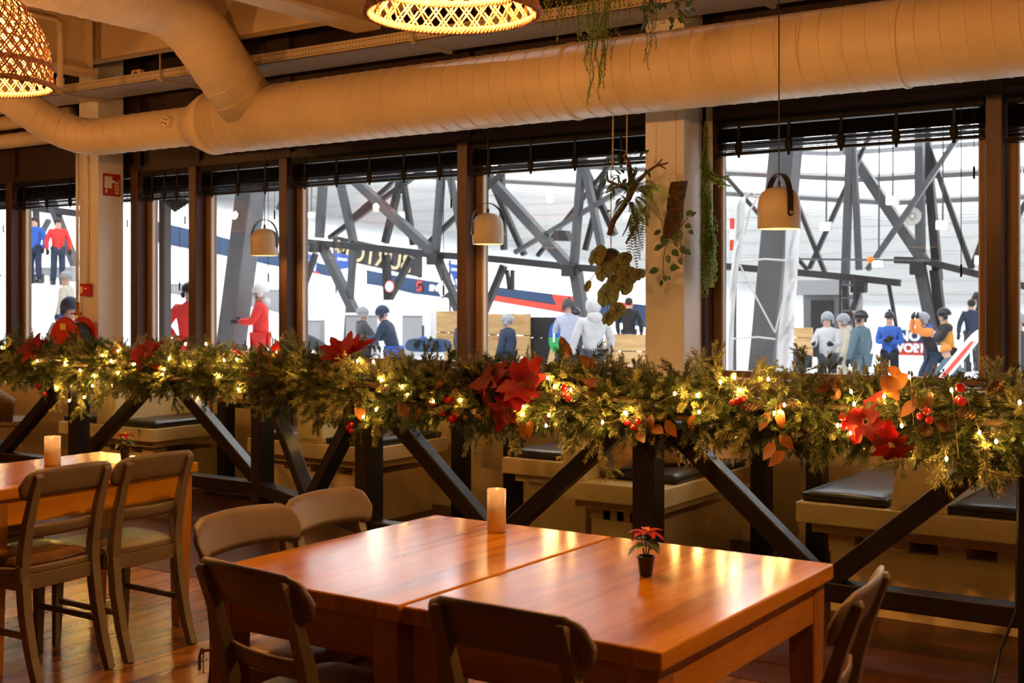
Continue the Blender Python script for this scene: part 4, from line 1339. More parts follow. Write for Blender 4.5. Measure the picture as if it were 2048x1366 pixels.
# copper leaves
def beech(t): return max(0.0, math.sin(PI * t ** 0.8)) ** 0.95
LEAVES = [(805, 815), (835, 828), (790, 800), (910, 790), (885, 765), (720, 815), (880, 820), (1135, 705), (1175, 725), (1195, 735), (1045, 860), (1060, 855), (1185, 765), (1540, 900), (1555, 915), (1570, 880), (1530, 840), (1560, 835),
          (1800, 760), (1775, 765), (1840, 805), (1820, 815), (1315, 860), (1340, 855), (1280, 870), (1300, 845), (560, 755), (572, 765), (520, 700), (440, 755), (330, 750), (240, 690), (230, 700), (480, 760), (680, 760), (15, 690), (1385, 845), (700, 780), (1790, 745), (1650, 775), (1855, 800)]
for j, (u, v) in enumerate(LEAVES):
    r = random.Random(j)
    p = on_garland(u, v, 0.18 if v > 740 or u < 700 else 0.1) - G0
    big = 1.35 if (u, v) in ((1800, 760), (1775, 765), (1135, 705), (805, 815), (910, 790), (720, 815)) else 1.0
    dn = -1 if v > 790 else (1 if v < 730 and u > 700 else r.choice((-1, 0.3)))
    d = Vector((r.uniform(-1, 1), -0.25 + r.uniform(-.2, .1), dn * r.uniform(0.3, 1.3))).normalized()
    mb = MB(); mb.leaf(p - d * 0.04, d, Vector((r.uniform(-.3, .3), -1, 0.5)), 0.095 * big, 0.05 * big, r.uniform(-0.5, 0.9), beech, 0.18, ns=8)
    mb.tube([p - d * 0.065, p - d * 0.04], 0.0015, 4)
    mb.build('copper_leaf', M['autumn'], garland, smooth=True)
# pine cones
CONES = [(1512, 815), (1888, 838), (1950, 832), (1655, 787), (1978, 785), (1180, 782), (1665, 780), (880, 812), (430, 740), (600, 770), (205, 735), (1840, 850)]
cone = MB()
for k in range(46):
    q = k / 45
    a = k * 2.39996
    r = 0.021 * math.sin(PI * (0.12 + 0.86 * q)) ** 0.8
    d = Vector((math.cos(a), math.sin(a), 0.55)).normalized()
    cone.leaf((r * 0.35 * math.cos(a), r * 0.35 * math.sin(a), 0.055 * q), d, (0, 0, 1), 0.006 + r * 0.8, 0.012, -0.5, lambda t: 0.5 + 0.5 * t, 0.1, ns=3)
cone.ball((0, 0, 0.027), (0.012, 0.012, 0.028), 10, 8)
cdat = None
for j, (u, v) in enumerate(CONES):
    r = random.Random(100 + j)
    p = on_garland(u, v, 0.17) - G0
    if cdat is None:
        o = cone.build('pine_cone', M['cone'], garland); cdat = o.data
    else:
        o = bpy.data.objects.new('pine_cone', cdat); C.objects.link(o); o.parent = garland
    o.matrix_local = Matrix.Translation(p) @ rot_to((r.uniform(-1, 1), -0.6, r.uniform(-.6, .8))) @ Matrix.Scale(1.15, 4)

# poinsettia picks stuck in the garland
def star(t): return (max(0.0, math.sin(PI * t ** 0.7)) ** 0.9) * (1 + 0.16 * math.sin(t * 16))
def poinsettia(u, v, label, size, seed, face=(-0.2, -1, 0.45), dark=0.0, droop=0.4, off_=0.19, n=11):
    r = random.Random(seed)
    p = on_garland(u, v, off_)
    t = thing('poinsettia_flower', label, 'flower', p, 0, 'red poinsettias stuck in the garland')
    Mx = rot_to(face).to_3x3()
    for k in range(n):
        a = 2 * PI * k / n * 2.0 + r.uniform(-.2, .2)
        ring = k % 2
        d = Mx @ Vector((math.cos(a), math.sin(a), 0.55 - 0.45 * ring))
        L = size * (0.95 if ring else 0.7) * r.uniform(0.8, 1.1)
        mb = MB(); mb.leaf(Mx @ Vector((0, 0, 0.01)) + d * 0.008, d + Vector((0, 0, -0.15 * droop)), Mx @ Vector((0, 0, 1)), L, L * 0.58, droop + r.uniform(-.5, .6), star, 0.25, ns=10)
        mb.build('bract', M['redplaid'] if r.random() < dark else M['redvelvet'], t, smooth=True)
    mb = MB()
    for k in range(8):
        mb.ball(Mx @ Vector((0.012 * math.cos(k * 0.8), 0.012 * math.sin(k * 0.8), 0.014 + 0.003 * (k % 2))), 0.005, 6, 5)
    mb.build('flower_centre', M['brass'], t)
    mb = MB(); mb.tube([Vector((0, 0, 0)), Mx @ Vector((0, 0, -0.1))], 0.004, 6); mb.build('stem', M['twig'], t)
    return t
poinsettia(985, 765, 'dark red plaid poinsettia, left one of the big pair below the middle mullion', 0.165, 1, (-0.5, -1, 0.35), 0.8, 0.3, n=13)
poinsettia(1045, 770, 'bright red poinsettia, right one of the big pair below the middle mullion', 0.175, 2, (0.25, -1, 0.3), 0.15, 0.3, n=13)
poinsettia(1015, 815, 'red poinsettia hanging lowest under the big pair below the middle mullion', 0.14, 7, (0.1, -1, -0.3), 0.4, 0.5, n=9)
poinsettia(690, 712, 'red poinsettia with petals standing up above the garland, below the second mullion', 0.185, 3, (0.1, -0.6, 1.0), 0.05, -0.35, n=13)
poinsettia(295, 710, 'red poinsettia in the garland right of the white left column', 0.17, 4, (0.2, -1, 0.4), 0.3, 0.4)
poinsettia(1735, 845, 'red poinsettia drooping from the garland at the right, its petals hanging down', 0.14, 5, (-0.2, -1, 0.2), 0.1, 0.9)
poinsettia(1785, 885, 'red plaid poinsettia bract cluster hanging lowest at the right', 0.12, 6, (0.1, -0.9, -0.6), 0.5, 0.7, n=7)
poinsettia(70, 700, 'red poinsettia in the garland at the left edge', 0.15, 8, (0.2, -1, 0.5), 0.3, 0.3)
poinsettia(550, 712, 'small red poinsettia in the garland below the leftmost bell lamp', 0.10, 9, (0.2, -1, 0.5), 0.2, 0.3, n=8)
poinsettia(520, 748, 'dark red poinsettia half hidden in the garland left of the thickest black post', 0.11, 10, (0.2, -1, 0.1), 0.7, 0.4, n=8)

# red berry picks
def berries(pts, label, r0=0.017, seed=0):
    c = on_garland(*pts[0], 0.2)
    t = thing('berry_pick', label, 'berries', c, 0, 'glossy red berry picks in the garland')
    for j, (u, v) in enumerate(pts):
        q = on_garland(u, v, 0.2) - c
        mb = MB(); mb.ball(q, r0, 20, 14); bo_ = mb.build('berry', M['berry'], t, smooth=True)
        mb = MB(); mb.tube([q + Vector((0, 0, r0 * 0.9)), q * 0.5 + Vector((0, 0.02, 0.04)), Vector((0.0, 0.05, 0.035))], 0.0016, 5); mb.build('wire_stem', M['twig'], bo_)
berries([(1465, 806), (1484, 798), (1474, 803)], 'three red berries in the garland left of the spot above the booth table')
berries([(640, 814), (643, 797), (655, 811)], 'red berries at the left end of the sagging garland clump over the middle post')
berries([(702, 848), (703, 862), (697, 855)], 'red berries hanging under the garland just left of the middle black post')
berries([(884, 826), (912, 830), (905, 838), (895, 800)], 'red berries left of the big poinsettia pair', 0.021)
berries([(1132, 792), (1138, 798), (1128, 776)], 'red berries right of the big poinsettia pair')
berries([(1268, 855), (1278, 843), (1255, 846)], 'red berries above the black post right of the candle')
berries([(1690, 851), (1687, 833)], 'two red berries beside the drooping poinsettia at the right', 0.02)
berries([(1841, 832), (1859, 840), (1853, 822)], 'dark red berries between the two pine cones at the right', 0.017)
berries([(1920, 775), (1923, 803), (1918, 800)], 'red berries standing highest at the right end of the garland', 0.019)
berries([(75, 774), (89, 788), (80, 770)], 'red berries hanging under the garland at the far left')
berries([(470, 700), (478, 706)], 'two red berries on top of the garland left of the leftmost bell lamp', 0.015)

# string lights
BUL = []
for ox, oy, sc, L in ((1250, 680, 2.566, [(490, 215), (583, 256), (817, 333), (372, 285), (1175, 328), (1092, 438), (1157, 478), (1420, 440), (1675, 257), (1820, 475), (1650, 610), (1460, 190), (2025, 320), (735, 200), (1160, 265), (255, 275), (560, 190), (5, 375), (765, 375), (1330, 290), (1905, 520), (380, 370)]),
                      (600, 660, 2.926, [(338, 180), (220, 357), (250, 342), (445, 465), (475, 292), (630, 375), (1305, 450), (1297, 495), (1455, 498), (1585, 350), (1490, 330), (1770, 540), (1900, 485), (370, 510), (235, 415), (215, 465), (780, 420), (430, 185), (940, 410), (1440, 560), (600, 330), (1450, 280)]),
                      (0, 640, 2.926, [(467, 295), (553, 325), (600, 207), (388, 260), (217, 240), (325, 395), (493, 452), (405, 472), (690, 180), (650, 240), (990, 225), (1118, 258), (960, 288), (952, 320), (1205, 140), (1310, 235), (1385, 230), (1395, 405), (100, 318), (10, 160), (1085, 140), (1760, 280), (540, 385), (1090, 245), (1500, 300), (1280, 330), (1620, 190), (780, 260), (690, 310), (380, 245), (590, 280)])):
    BUL += [(ox + a / sc, oy + b / sc) for a, b in L]
BUL.sort()
t = thing('string_lights', 'string of tiny warm glowing lights wound through the Christmas garland', 'string lights', G0)
fb = MB(); fb.ball((0, 0, 0), (0.0055, 0.0055, 0.009), 8, 6)
wirep, bdat = [], None
for j, (u, v) in enumerate(BUL):
    r = random.Random(j)
    p = on_garland(u, v, r.uniform(0.19, 0.235)) - G0
    if bdat is None:
        o = fb.build('light_bulb', M['fairy'], t, smooth=True); bdat = o.data
    else:
        o = bpy.data.objects.new('light_bulb', bdat); C.objects.link(o); o.parent = t
    o.location = p
    wirep.append(p + Vector((0, 0.012, -0.004)))
    wirep.append(p + Vector((0.03, 0.06, 0.0)))
back = []
for j in range(25):                       # bulbs on the window side and the underside
    k = int((j + 0.5) / 25 * len(PATH))
    tt, up_, out_ = frame(k)
    ph = R((200, 250, 285)[j % 3])
    p = PATH[k] + (out_ * math.cos(ph) + up_ * math.sin(ph)) * 0.165 - G0
    o = bpy.data.objects.new('light_bulb', bdat); C.objects.link(o); o.parent = t
    o.location = p
    back.append(p)
mb = MB(); mb.tube(wirep, 0.0018, 4); mb.tube(back, 0.0018, 4); mb.build('wire', M['twig'], t)

# ================================================================== hanging plants
def strand_plant(name, top, strands, label, m, cat='hanging plant', seed=0, leafL=0.02, basket=True, dens=0.009, w=0.010):
    r = random.Random(seed)
    t = thing(name, label, cat, top)
    T = Vector(top)
    mb = MB(); st = MB()
    for (e, start) in strands:
        a = Vector(start) - T; b = Vector(e) - T
        n = max(6, int((a - b).length / 0.05))
        pts = [a.lerp(b, i / n) + Vector((0.01 * math.sin(i * 1.3 + a.x * 40), 0.01 * math.cos(i * 1.7), 0)) for i in range(n + 1)]
        st.tube(pts, 0.0016, 4)
        m_ = int((a - b).length / dens)
        for k in range(m_):
            q = k / m_ * n; i = min(n - 1, int(q)); p = pts[i].lerp(pts[i + 1], q - i)
            ang = r.uniform(0, 2 * PI)
            d = Vector((math.cos(ang), math.sin(ang), r.uniform(-.9, 0.1)))
            mb.leaf(p, d, (0, 0, 1), leafL * r.uniform(.7, 1.2), w, 0.5, ns=2)
    st.build('trailing_stems', M['ivy'], t)
    mb.build('leaves', m, t)
    if basket:
        mb = MB(); mb.lathe([(0.05, 0.0), (0.09, 0.1), (0.095, 0.1), (0.085, 0.09), (0.0, 0.09)], 20); mb.build('pot', M['darkpot'], t)
    return t
r = random.Random(3)
Yp = 5.66
def strands(us, Y, jitter=0.05, n=2, vtop=-60):
    out = []
    for u, v in us:
        for k in range(n):
            e = at(u + r.uniform(-6, 6), v - (0 if k == 0 else r.uniform(10, 60)), Y + r.uniform(-jitter, jitter)); s_ = at(u + r.uniform(-14, 14), vtop, Y + r.uniform(-jitter, jitter))
            out.append((e, s_))
    return out
tp = at(1185, -50, Yp)
strand_plant('trailing_plant', (tp.x, tp.y, 3.18), strands([(1180, 210), (1198, 200), (1208, 180), (1190, 150), (1172, 140), (1215, 120), (1160, 85)], Yp, n=4), 'long light green trailing plant hanging in front of the duct, longest of the top row', M['greenleaf'], seed=1)
tp = at(1105, -50, Yp)
strand_plant('trailing_plant', (tp.x, tp.y, 3.18), strands([(1092, 60), (1118, 80), (1152, 70), (1132, 50), (1100, 45)], Yp, n=3), 'short light green trailing plant beside the big wicker lamp', M['greenleaf'], seed=2)
tp = at(1240, -50, Yp)
strand_plant('trailing_plant', (tp.x, tp.y, 3.18), strands([(1240, 70), (1230, 60), (1252, 50), (1246, 40)], Yp, n=2), 'short light green trailing plant right of the longest trailing plant', M['greenleaf'], seed=3)
tp = at(1300, -45, Yp)
tpl = strand_plant('dark_ivy', (tp.x, tp.y, 3.18), strands([(1298, 140), (1305, 100), (1312, 60), (1290, 50)], Yp, n=2), 'dark leafy plant hanging at the top edge in front of the white column', M['ivy'], seed=4, leafL=0.02, w=0.008)
mb = MB()
for k in range(70):
    q = at(r.uniform(1282, 1390), r.uniform(-20, 52) - 0.0, Yp + r.uniform(-.08, .08)) - Vector((tp.x, tp.y, 3.18))
    mb.leaf(q, (r.uniform(-1, 1), r.uniform(-1, .3), r.uniform(-1, .3)), (0, 0, 1), r.uniform(.04, .06), r.uniform(.02, .032), 0.5, beech, ns=5)
mb.build('broad_leaves', M['ivy'], tpl, smooth=True)
# branch with ferns, hung on two ropes
B0 = at(1262, 385, 6.66)
t = thing('branch_fern', 'gnarled branch with ferns and leaves hanging on two ropes left of the white column', 'hanging plant', B0)
def rel(u, v, Y=6.66): return at(u, v, Y) - B0
mb = MB()
for pts, rad in (([(1218, 470), (1228, 440), (1245, 415), (1258, 395), (1262, 360), (1258, 330), (1250, 310)], [.016, .017, .018, .02, .018, .015, .01]),
                 ([(1260, 392), (1275, 365), (1292, 345), (1312, 332), (1336, 326)], [.016, .013, .01, .008, .005]), ([(1312, 332), (1325, 318)], [.007, .004]), ([(1318, 330), (1332, 338)], [.006, .003]),
                 ([(1258, 380), (1235, 370), (1216, 362), (1214, 345)], [.013, .01, .008, .005]), ([(1262, 405), (1268, 430), (1276, 445), (1262, 470), (1252, 486)], [.014, .012, .012, .01, .006]), ([(1262, 430), (1254, 455), (1245, 472)], [.008, .006, .003])):
    q = [rel(u, v, 6.66 + 0.03 * math.sin(u)) for u, v in pts]
    mb.tube(q, rad, 8)
mb.build('branch', M['bark'], t, smooth=True)
mb = MB()
for u, v, L in ((1228, 315, .08), (1235, 300, .07), (1222, 325, .06), (1250, 330, .08), (1262, 345, .09), (1275, 330, .08), (1280, 315, .07), (1240, 355, .08), (1248, 375, .09), (1270, 360, .1), (1256, 350, .09), (1230, 385, .07), (1225, 400, .07), (1245, 395, .08), (1265, 370, .08), (1222, 420, .07), (1285, 370, .07), (1240, 340, .08)):
    q = rel(u, v, 6.64)
    mb.leaf(q, (r.uniform(-1, 1), r.uniform(-1, 0), r.uniform(-.4, .8)), (0, 0, 1), L, L * .42, 0.8, beech, ns=7)
for k in range(60):
    u, v = r.gauss(1255, 20), r.gauss(362, 30)
    L = r.uniform(.05, .09)
    mb.leaf(rel(u, v, 6.64 + r.uniform(-.1, .1)), (r.uniform(-1, 1), r.uniform(-1, .5), r.uniform(-.8, .8)), (0, 0, 1), L, L * r.uniform(.22, .42), 0.8, beech, ns=6)
mb.build('leaves', M['ivy'], t, smooth=True)
def fern(mb, a, b, droop, w, m_=14):
    a, b = Vector(a), Vector(b)
    pts = [a.lerp(b, i / m_) + Vector((0, 0, droop * math.sin(PI * i / m_ * .9))) for i in range(m_ + 1)]
    mb.tube(pts, 0.0016, 4)
    for i in range(1, m_ + 1):
        tdir = (pts[i] - pts[i - 1]).normalized()
        s = tdir.cross(Vector((0.2, -1, 0.2))).normalized()
        l = w * math.sin(PI * (0.12 + 0.85 * i / m_))
        for sg in (-1, 1):
            mb.leaf(pts[i], s * sg + tdir * .4, (0, -1, 0.4), l, 0.009, 0.3, ns=3)
for k, (u0, v0, u1, v1, dr, w) in enumerate([(1285, 385, 1340, 400, .05, .035), (1280, 390, 1318, 420, .04, .03), (1278, 400, 1292, 470, .02, .035), (1272, 400, 1282, 475, .01, .04), (1270, 395, 1300, 440, .03, .04), (1265, 430, 1255, 530, 0, .028), (1268, 435, 1280, 520, 0, .028), (1240, 375, 1212, 390, .03, .03), (1275, 380, 1305, 405, .04, .04), (1268, 405, 1262, 470, .0, .035), (1275, 405, 1285, 500, 0, .035), (1280, 395, 1325, 450, .04, .035), (1270, 385, 1315, 385, .05, .04), (1250, 400, 1225, 440, .02, .03), (1272, 420, 1296, 455, .02, .04), (1262, 440, 1275, 545, 0, .024), (1265, 420, 1270, 480, 0, .04)]):
    mb = MB(); fern(mb, rel(u0, v0, 6.62), rel(u1, v1, 6.60), dr, w, 18); mb.build('fern_frond', M['greenleaf'] if k in (0, 1, 2) else M['ivy'], t)
for u in (1225, 1253):
    mb = MB(); top = rel(u + 1, 232, 6.66); bot = rel(u, 330 if u > 1240 else 340, 6.66)
    for s in range(2):
        mb.tube([top.lerp(bot, i / 60) + Vector((0.003 * math.cos(i * .9 + PI * s), 0.003 * math.sin(i * .9 + PI * s), 0)) for i in range(61)], 0.003, 5)
    mb.tube([top, top + Vector((0, 0, 0.32))], 0.004, 5)
    mb.build('rope', M['rope'], t)
# round-leaved plant in a dark ball pot under it
B1 = at(1222, 515, 6.66)
t = thing('round_leaf_plant', 'hanging dark ball pot with large round olive leaves, below the branch with ferns', 'hanging plant', B1)
mb = MB(); mb.ball((0, 0, 0), (0.062, 0.062, 0.06), 24, 16); mb.build('ball_pot', M['darkpot'], t, smooth=True)
mb = MB(); mb.tube([(0, 0, 0.055), at(1222, 340, 6.66) - B1], 0.0035, 6); mb.build('rope', M['rope'], t)
veins = MB()
def round_leaf(c, nrm, rad, spin):
    Mx = rot_to(nrm).to_3x3() @ Matrix.Rotation(spin, 3, 'Z')
    mb = MB(); n = 28; vs = [Vector((0, 0, 0))]; fs = []
    for ring, q in enumerate((0.33, 0.66, 0.9, 1.0)):
        for k in range(n):
            a = 2 * PI * k / n
            notch = 1 - 0.35 * math.exp(-((a - 1.5 * PI) / 0.22) ** 2)
            rr = rad * q * notch * (1.0 + 0.08 * math.cos(a - PI / 2) + 0.02 * math.cos(9 * a))
            vs.append(Vector((rr * math.cos(a), rr * math.sin(a), -rad * 0.28 * q * q + 0.045 * rad * math.cos(7 * a) * q)))
    for k in range(n):
        fs.append((0, 1 + k, 1 + (k + 1) % n))
    for g in range(3):
        for k in range(n):
            a, b = 1 + g * n + k, 1 + g * n + (k + 1) % n
            fs.append((a, a + n, b + n, b))
    mb.add([Mx @ p + c for p in vs], fs)
    for k in range(7):
        a = 2 * PI * k / 7 + PI / 2
        p0 = Vector((0, 0, 0.001)); p1 = Vector((rad * .5 * math.cos(a), rad * .5 * math.sin(a), -rad * 0.07 + 0.0015 + 0.02 * rad)); p2 = Vector((rad * .88 * math.cos(a), rad * .88 * math.sin(a), -rad * 0.2 + 0.002))
        veins.tube([Mx @ q + c for q in (p0, p1, p2)], [0.0034, 0.0026, 0.001], 4)
    mb.build('round_leaf', M['olive'], t, smooth=True)
stems = MB()
for k, (u, v, rd, nx, nz) in enumerate([(1190, 510, .075, -.5, .3), (1205, 540, .075, -.3, .1), (1235, 530, .07, .2, .3), (1255, 552, .065, .3, .2), (1212, 590, .085, -.2, .1), (1245, 572, .062, .3, -.2), (1234, 622, .055, .3, .1), (1214, 637, .05, -.2, .1), (1225, 560, .05, 0, .4), (1278, 548, .04, .8, .3), (1172, 572, .04, -.8, .2), (1248, 515, .05, .5, .6)]):
    c = at(u, v, 6.66 - 0.07 - 0.012 * (k % 4)) - B1
    round_leaf(c, Vector((nx * 0.6, -1, nz + 0.15)), rd, 0.6 * math.sin(k * 2.3))
    stems.tube([c, c * 0.5 + Vector((0, 0, 0.02)), Vector((0, -0.03, 0))], 0.0025, 5)
veins.build('leaf_veins', M['oliveback'], t); stems.build('leaf_stems', M['ivy'], t)
# bark log with ivy on the column
B2 = at(1352, 420, 6.82)
t = thing('bark_log_planter', 'hanging bark log with ivy on the front of the white column', 'hanging plant', B2)
mb = MB(); vs, fs = [], []; n, mm = 40, 30
for j in range(mm + 1):
    q = j / mm
    c = Vector((0.012 * math.sin(q * 2) + 0.05 * (q - .5), 0, 0.17 - 0.34 * q))
    for k in range(n):
        a = 2 * PI * k / n
        rr = 0.052 * (1 + 0.22 * noise.noise(Vector((math.cos(a) * 1.4, math.sin(a) * 1.4, q * 3))) + 0.16 * noise.noise(Vector((math.cos(a) * 4, math.sin(a) * 4, q * 9)))) * (1.06 - 0.1 * q)
        vs.append(c * 1.0 + Vector((-c.x * 2 + rr * math.cos(a), rr * 0.75 * math.sin(a), 0.02 * noise.noise(Vector((a * 2, 1, q))) if j in (0, mm) else 0)))
for j in range(mm):
    for k in range(n):
        a, b = j * n + k, j * n + (k + 1) % n
        fs.append((a, b, b + n, a + n))
fs += [tuple(range(n)), tuple(reversed(range(mm * n, mm * n + n)))]
mb.add(vs, fs); mb.build('bark_log', M['bark'], t, smooth=True)
mb = MB(); mb.tube([(0, 0, 0.17), (0, 0, 0.62)], 0.0012, 4); mb.build('wire', M['blacksat'], t)
lv, st = MB(), MB()
for (u, v, L, dx, dz) in [(1322, 462, .05, -1, -.3), (1335, 480, .06, -.6, -.6), (1345, 468, .055, .4, -.6), (1358, 460, .06, .3, -.7), (1370, 450, .05, .8, -.2), (1372, 430, .05, .7, .4), (1380, 432, .045, .9, .5), (1362, 440, .05, .2, .5), (1378, 460, .04, .8, -.6), (1325, 492, .06, -1, -.3), (1345, 500, .06, .6, -.4), (1362, 492, .06, .5, -.6), (1370, 500, .05, .7, -.4), (1336, 510, .05, .2, -1), (1360, 515, .045, .3, -.9), (1318, 540, .065, -1, -.1), (1340, 536, .065, 1, .1), (1330, 550, .04, .1, -1), (1325, 560, .04, -.3, -1), (1336, 552, .03, .6, -.8), (1352, 478, .05, .2, -.8), (1330, 470, .05, -.4, -.7)]:
    q = at(u, v, 6.74 + r.uniform(-.02, .02)) - B2
    lv.leaf(q, (dx, -0.35, dz), (0, -1, 0.4), L * 1.1, L * .72, 0.6, beech, ns=7)
for pts in ([(1345, 455), (1332, 490), (1326, 520), (1327, 560)], [(1355, 455), (1362, 490), (1364, 520)], [(1360, 455), (1372, 440), (1378, 430)]):
    st.tube([at(u, v, 6.75) - B2 for u, v in pts], 0.0025, 5)
lv.build('ivy_leaves', M['ivy'], t, smooth=True); st.build('ivy_stems', M['twig'], t)
# tall green hanging fern beside the column
B3 = at(1412, 270, 7.03)
ss = []
for k in range(80):
    u = r.uniform(1402, 1436); v = r.uniform(470, 596) - max(0, (u - 1420)) * 2.5
    ss.append((at(u, v, 7.02 + r.uniform(-.05, .05)), at(1410 + r.uniform(-4, 10), r.uniform(380, 440), 7.02 + r.uniform(-.03, .03))))
for k in range(26):
    ss.append((at(r.uniform(1402, 1420), r.uniform(330, 420), 7.0), at(1410, r.uniform(240, 300), 7.03)))
for k in range(16):
    ss.append((at(r.uniform(1440, 1464), r.uniform(350, 376), 6.95), at(1412, r.uniform(330, 360), 7.0)))
t = strand_plant('hanging_fern', B3, ss, 'tall bright green feathery plant hanging down the right side of the white column', M['greenleaf'], seed=9, leafL=0.022, basket=False, dens=0.008, w=0.009)
mb = MB(); mb.tube([(0, 0.05, 0.25), (0, 0.05, -0.95)], 0.022, 10); mb.build('birch_pole', M['creamfabric'], t, smooth=True)
# ================================================================== the ski hall outside
def sm(x): return max(0.0, min(1.0, x))
def snow_z(x, y):
    z = -0.5 + 0.16 * max(0.0, -x - 16.5) + 0.09 * max(0.0, y - 28)
    z += 0.55 * math.exp(-((x + 14.4) ** 2 + (y - 13.0) ** 2) / 18.0)
    z += 0.34 * math.exp(-((x + 11.2) ** 2 + (y - 18.0) ** 2) / 4.0) + 0.22 * math.exp(-((x + 8.8) ** 2 + (y - 19.0) ** 2) / 1.2)
    z += 0.07 * noise.noise(Vector((x * 0.45, y * 0.45, 0))) + 0.025 * noise.noise(Vector((x * 1.7, y * 1.7, 3)))
    return z
mb = MB(); vs, fs = [], []
nx, ny = 230, 84
for j in range(ny + 1):
    for i in range(nx + 1):
        x, y = -100 + 130 * i / nx, 7.45 + 44 * (j / ny) ** 1.25
        z = snow_z(x, y)
        if y < 8.4: z = min(z, -0.45)
        vs.append((x, y, z))
w = nx + 1
for j in range(ny):
    for i in range(nx):
        a = j * w + i
        fs.append((a, a + 1, a + 1 + w, a + w))
mb.add(vs, fs)
o = mb.build('snow_ground', M['snow'], smooth=True); o['kind'] = 'structure'
# corrugated back wall and roof of the hall
def roof_z(x, y): return 4.6 + (50 - y) * 0.19 + 0.10 * max(0.0, -x - 14)
mb = MB()
zs = []
z = -3.0
while z < 22:
    zs += [(z, 0.0), (z + 0.40, 0.0), (z + 0.44, 0.07), (z + 0.50, 0.07)]
    z += 0.54
vs, fs = [], []
for z, d in zs:
    for x in (-110, 35):
        vs.append((x, 50 - d, z))
for k in range(len(zs) - 1):
    fs.append((2 * k, 2 * k + 1, 2 * k + 3, 2 * k + 2))
mb.add(vs, fs); o = mb.build('hall_wall', M['hallwhite']); o['kind'] = 'structure'
mb = MB(); vs, fs = [], []
ys = []
y = 50.0
while y > 8.5:
    ys += [(y, 0.0), (y - 0.30, 0.0), (y - 0.34, -0.06), (y - 0.46, -0.06)]
    y -= 0.5
xs = [-110, -62, -38, -26, -14, 35]
for y, d in ys:
    for x in xs:
        vs.append((x, y, roof_z(x, y) + d))
n = len(xs)
for k in range(len(ys) - 1):
    for i in range(n - 1):
        a = k * n + i
        fs.append((a, a + 1, a + 1 + n, a + n))
mb.add(vs, fs); o = mb.build('hall_roof', M['hallwhite']); o['kind'] = 'structure'
for k, y in enumerate((14, 17.2, 20.4, 23.6, 26.8, 30, 33.2, 36.4, 39.6, 42.8, 46)):
    mb = MB()
    for i in range(n - 1):
        a, b = xs[i], xs[i + 1]
        mb.sweep([(a, y, roof_z(a, y) - 0.22), (b, y, roof_z(b, y) - 0.22)], 0.12, 0.16, (0, 1, 0))
    o = mb.build('roof_purlin', M['steel'] if k % 3 else M['darksteel']); o['kind'] = 'structure'

def member(parent, base, u1, v1, u2, v2, wpx, Y, mat_, Y2=None, name='truss_member'):
    a, b = at(u1, v1, Y), at(u2, v2, Y if Y2 is None else Y2)
    t = depth_of((a + b) / 2)
    wd = wpx / F * t
    mb = MB(); mb.sweep([a - base, b - base], wd, wd * 0.9, (0, 1, 0)); return mb.build(name, mat_, parent)
def up(u1, v1, u2, v2, v=215):
    """extend a member's upper end up to row v, out of sight behind the blinds"""
    if v1 > v2: u1, v1, u2, v2 = u2, v2, u1, v1
    return (u1 + (u1 - u2) * (v1 - v) / (v2 - v1), v, u2, v2)
YT = 25.0
def truss(label, chord, ups, downs, nodes, mats, Y=YT):
    b0 = at(chord[0][0], chord[0][1], Y)
    t = thing('steel_truss', label, 'truss', b0, 0, 'grey steel roof trusses in the ski hall')
    for k in range(len(chord) - 1):
        member(t, b0, *chord[k], *chord[k + 1], 15, Y, M['darksteel'], name='bottom_chord')
    for (u1, v1, u2, v2, wd, m) in ups:
        member(t, b0, *up(u1, v1, u2, v2), wd, Y + (0.5 if m else 0.0), M['darksteel'] if m else M['steel'])
    for (u1, v1, u2, v2, wd, m) in downs:
        q = up(u2, -v2, u1, -v1, -690); member(t, b0, u1, v1, q[0] if v2 > 590 else u2, 690 if v2 > 590 else v2, wd, Y + (0.3 if m else 0), M['darksteel'] if m else M['steel'])
    for u, v in nodes:
        p = at(u, v, Y - 0.15) - b0
        mb = MB(); mb.box(p, (0.34, 0.28, 0.3)); mb.build('node_block', M['darksteel'], t, bevel=0.02)
truss('grey steel truss in the left and middle windows, above the ski slope',
      [(560, 480), (640, 487), (770, 498), (871, 510), (950, 515)],
      [(645, 380, 639, 476, 15, 0), (683, 377, 707, 483, 14, 0), (724, 374, 871, 510, 18, 0), (796, 380, 770, 486, 13, 1), (809, 380, 827, 490, 11, 1), (881, 374, 871, 507, 14, 0), (905, 377, 926, 480, 12, 0), (758, 404, 659, 476, 10, 1), (740, 405, 700, 440, 9, 1), (916, 430, 858, 485, 10, 1), (600, 330, 560, 420, 14, 0)],
      [(642, 486, 697, 599, 18, 0), (707, 497, 698, 627, 12, 0), (823, 514, 779, 599, 12, 1), (772, 510, 776, 599, 14, 1), (874, 514, 915, 616, 16, 0), (632, 507, 611, 565, 10, 1)],
      [(633, 494), (869, 518)], None)
truss('grey steel truss behind the hanging plants, right of the middle mullion',
      [(950, 515), (1008, 520), (1141, 534), (1290, 545), (1420, 552)],
      [(984, 363, 1141, 534, 20, 0), (1161, 360, 1148, 531, 15, 0), (1175, 360, 1202, 490, 14, 0), (997, 394, 1049, 510, 11, 1), (1004, 367, 1008, 500, 11, 1), (1190, 380, 1230, 470, 12, 1), (1140, 440, 1030, 505, 10, 0), (1140, 430, 1075, 512, 8, 1), (1196, 400, 1170, 500, 10, 1)],
      [(1008, 531, 977, 605, 13, 1), (1151, 538, 1165, 625, 22, 0), (1014, 540, 1019, 580, 7, 1), (1025, 540, 1025, 580, 7, 1)],
      [(1139, 541)], None, Y=26.4)
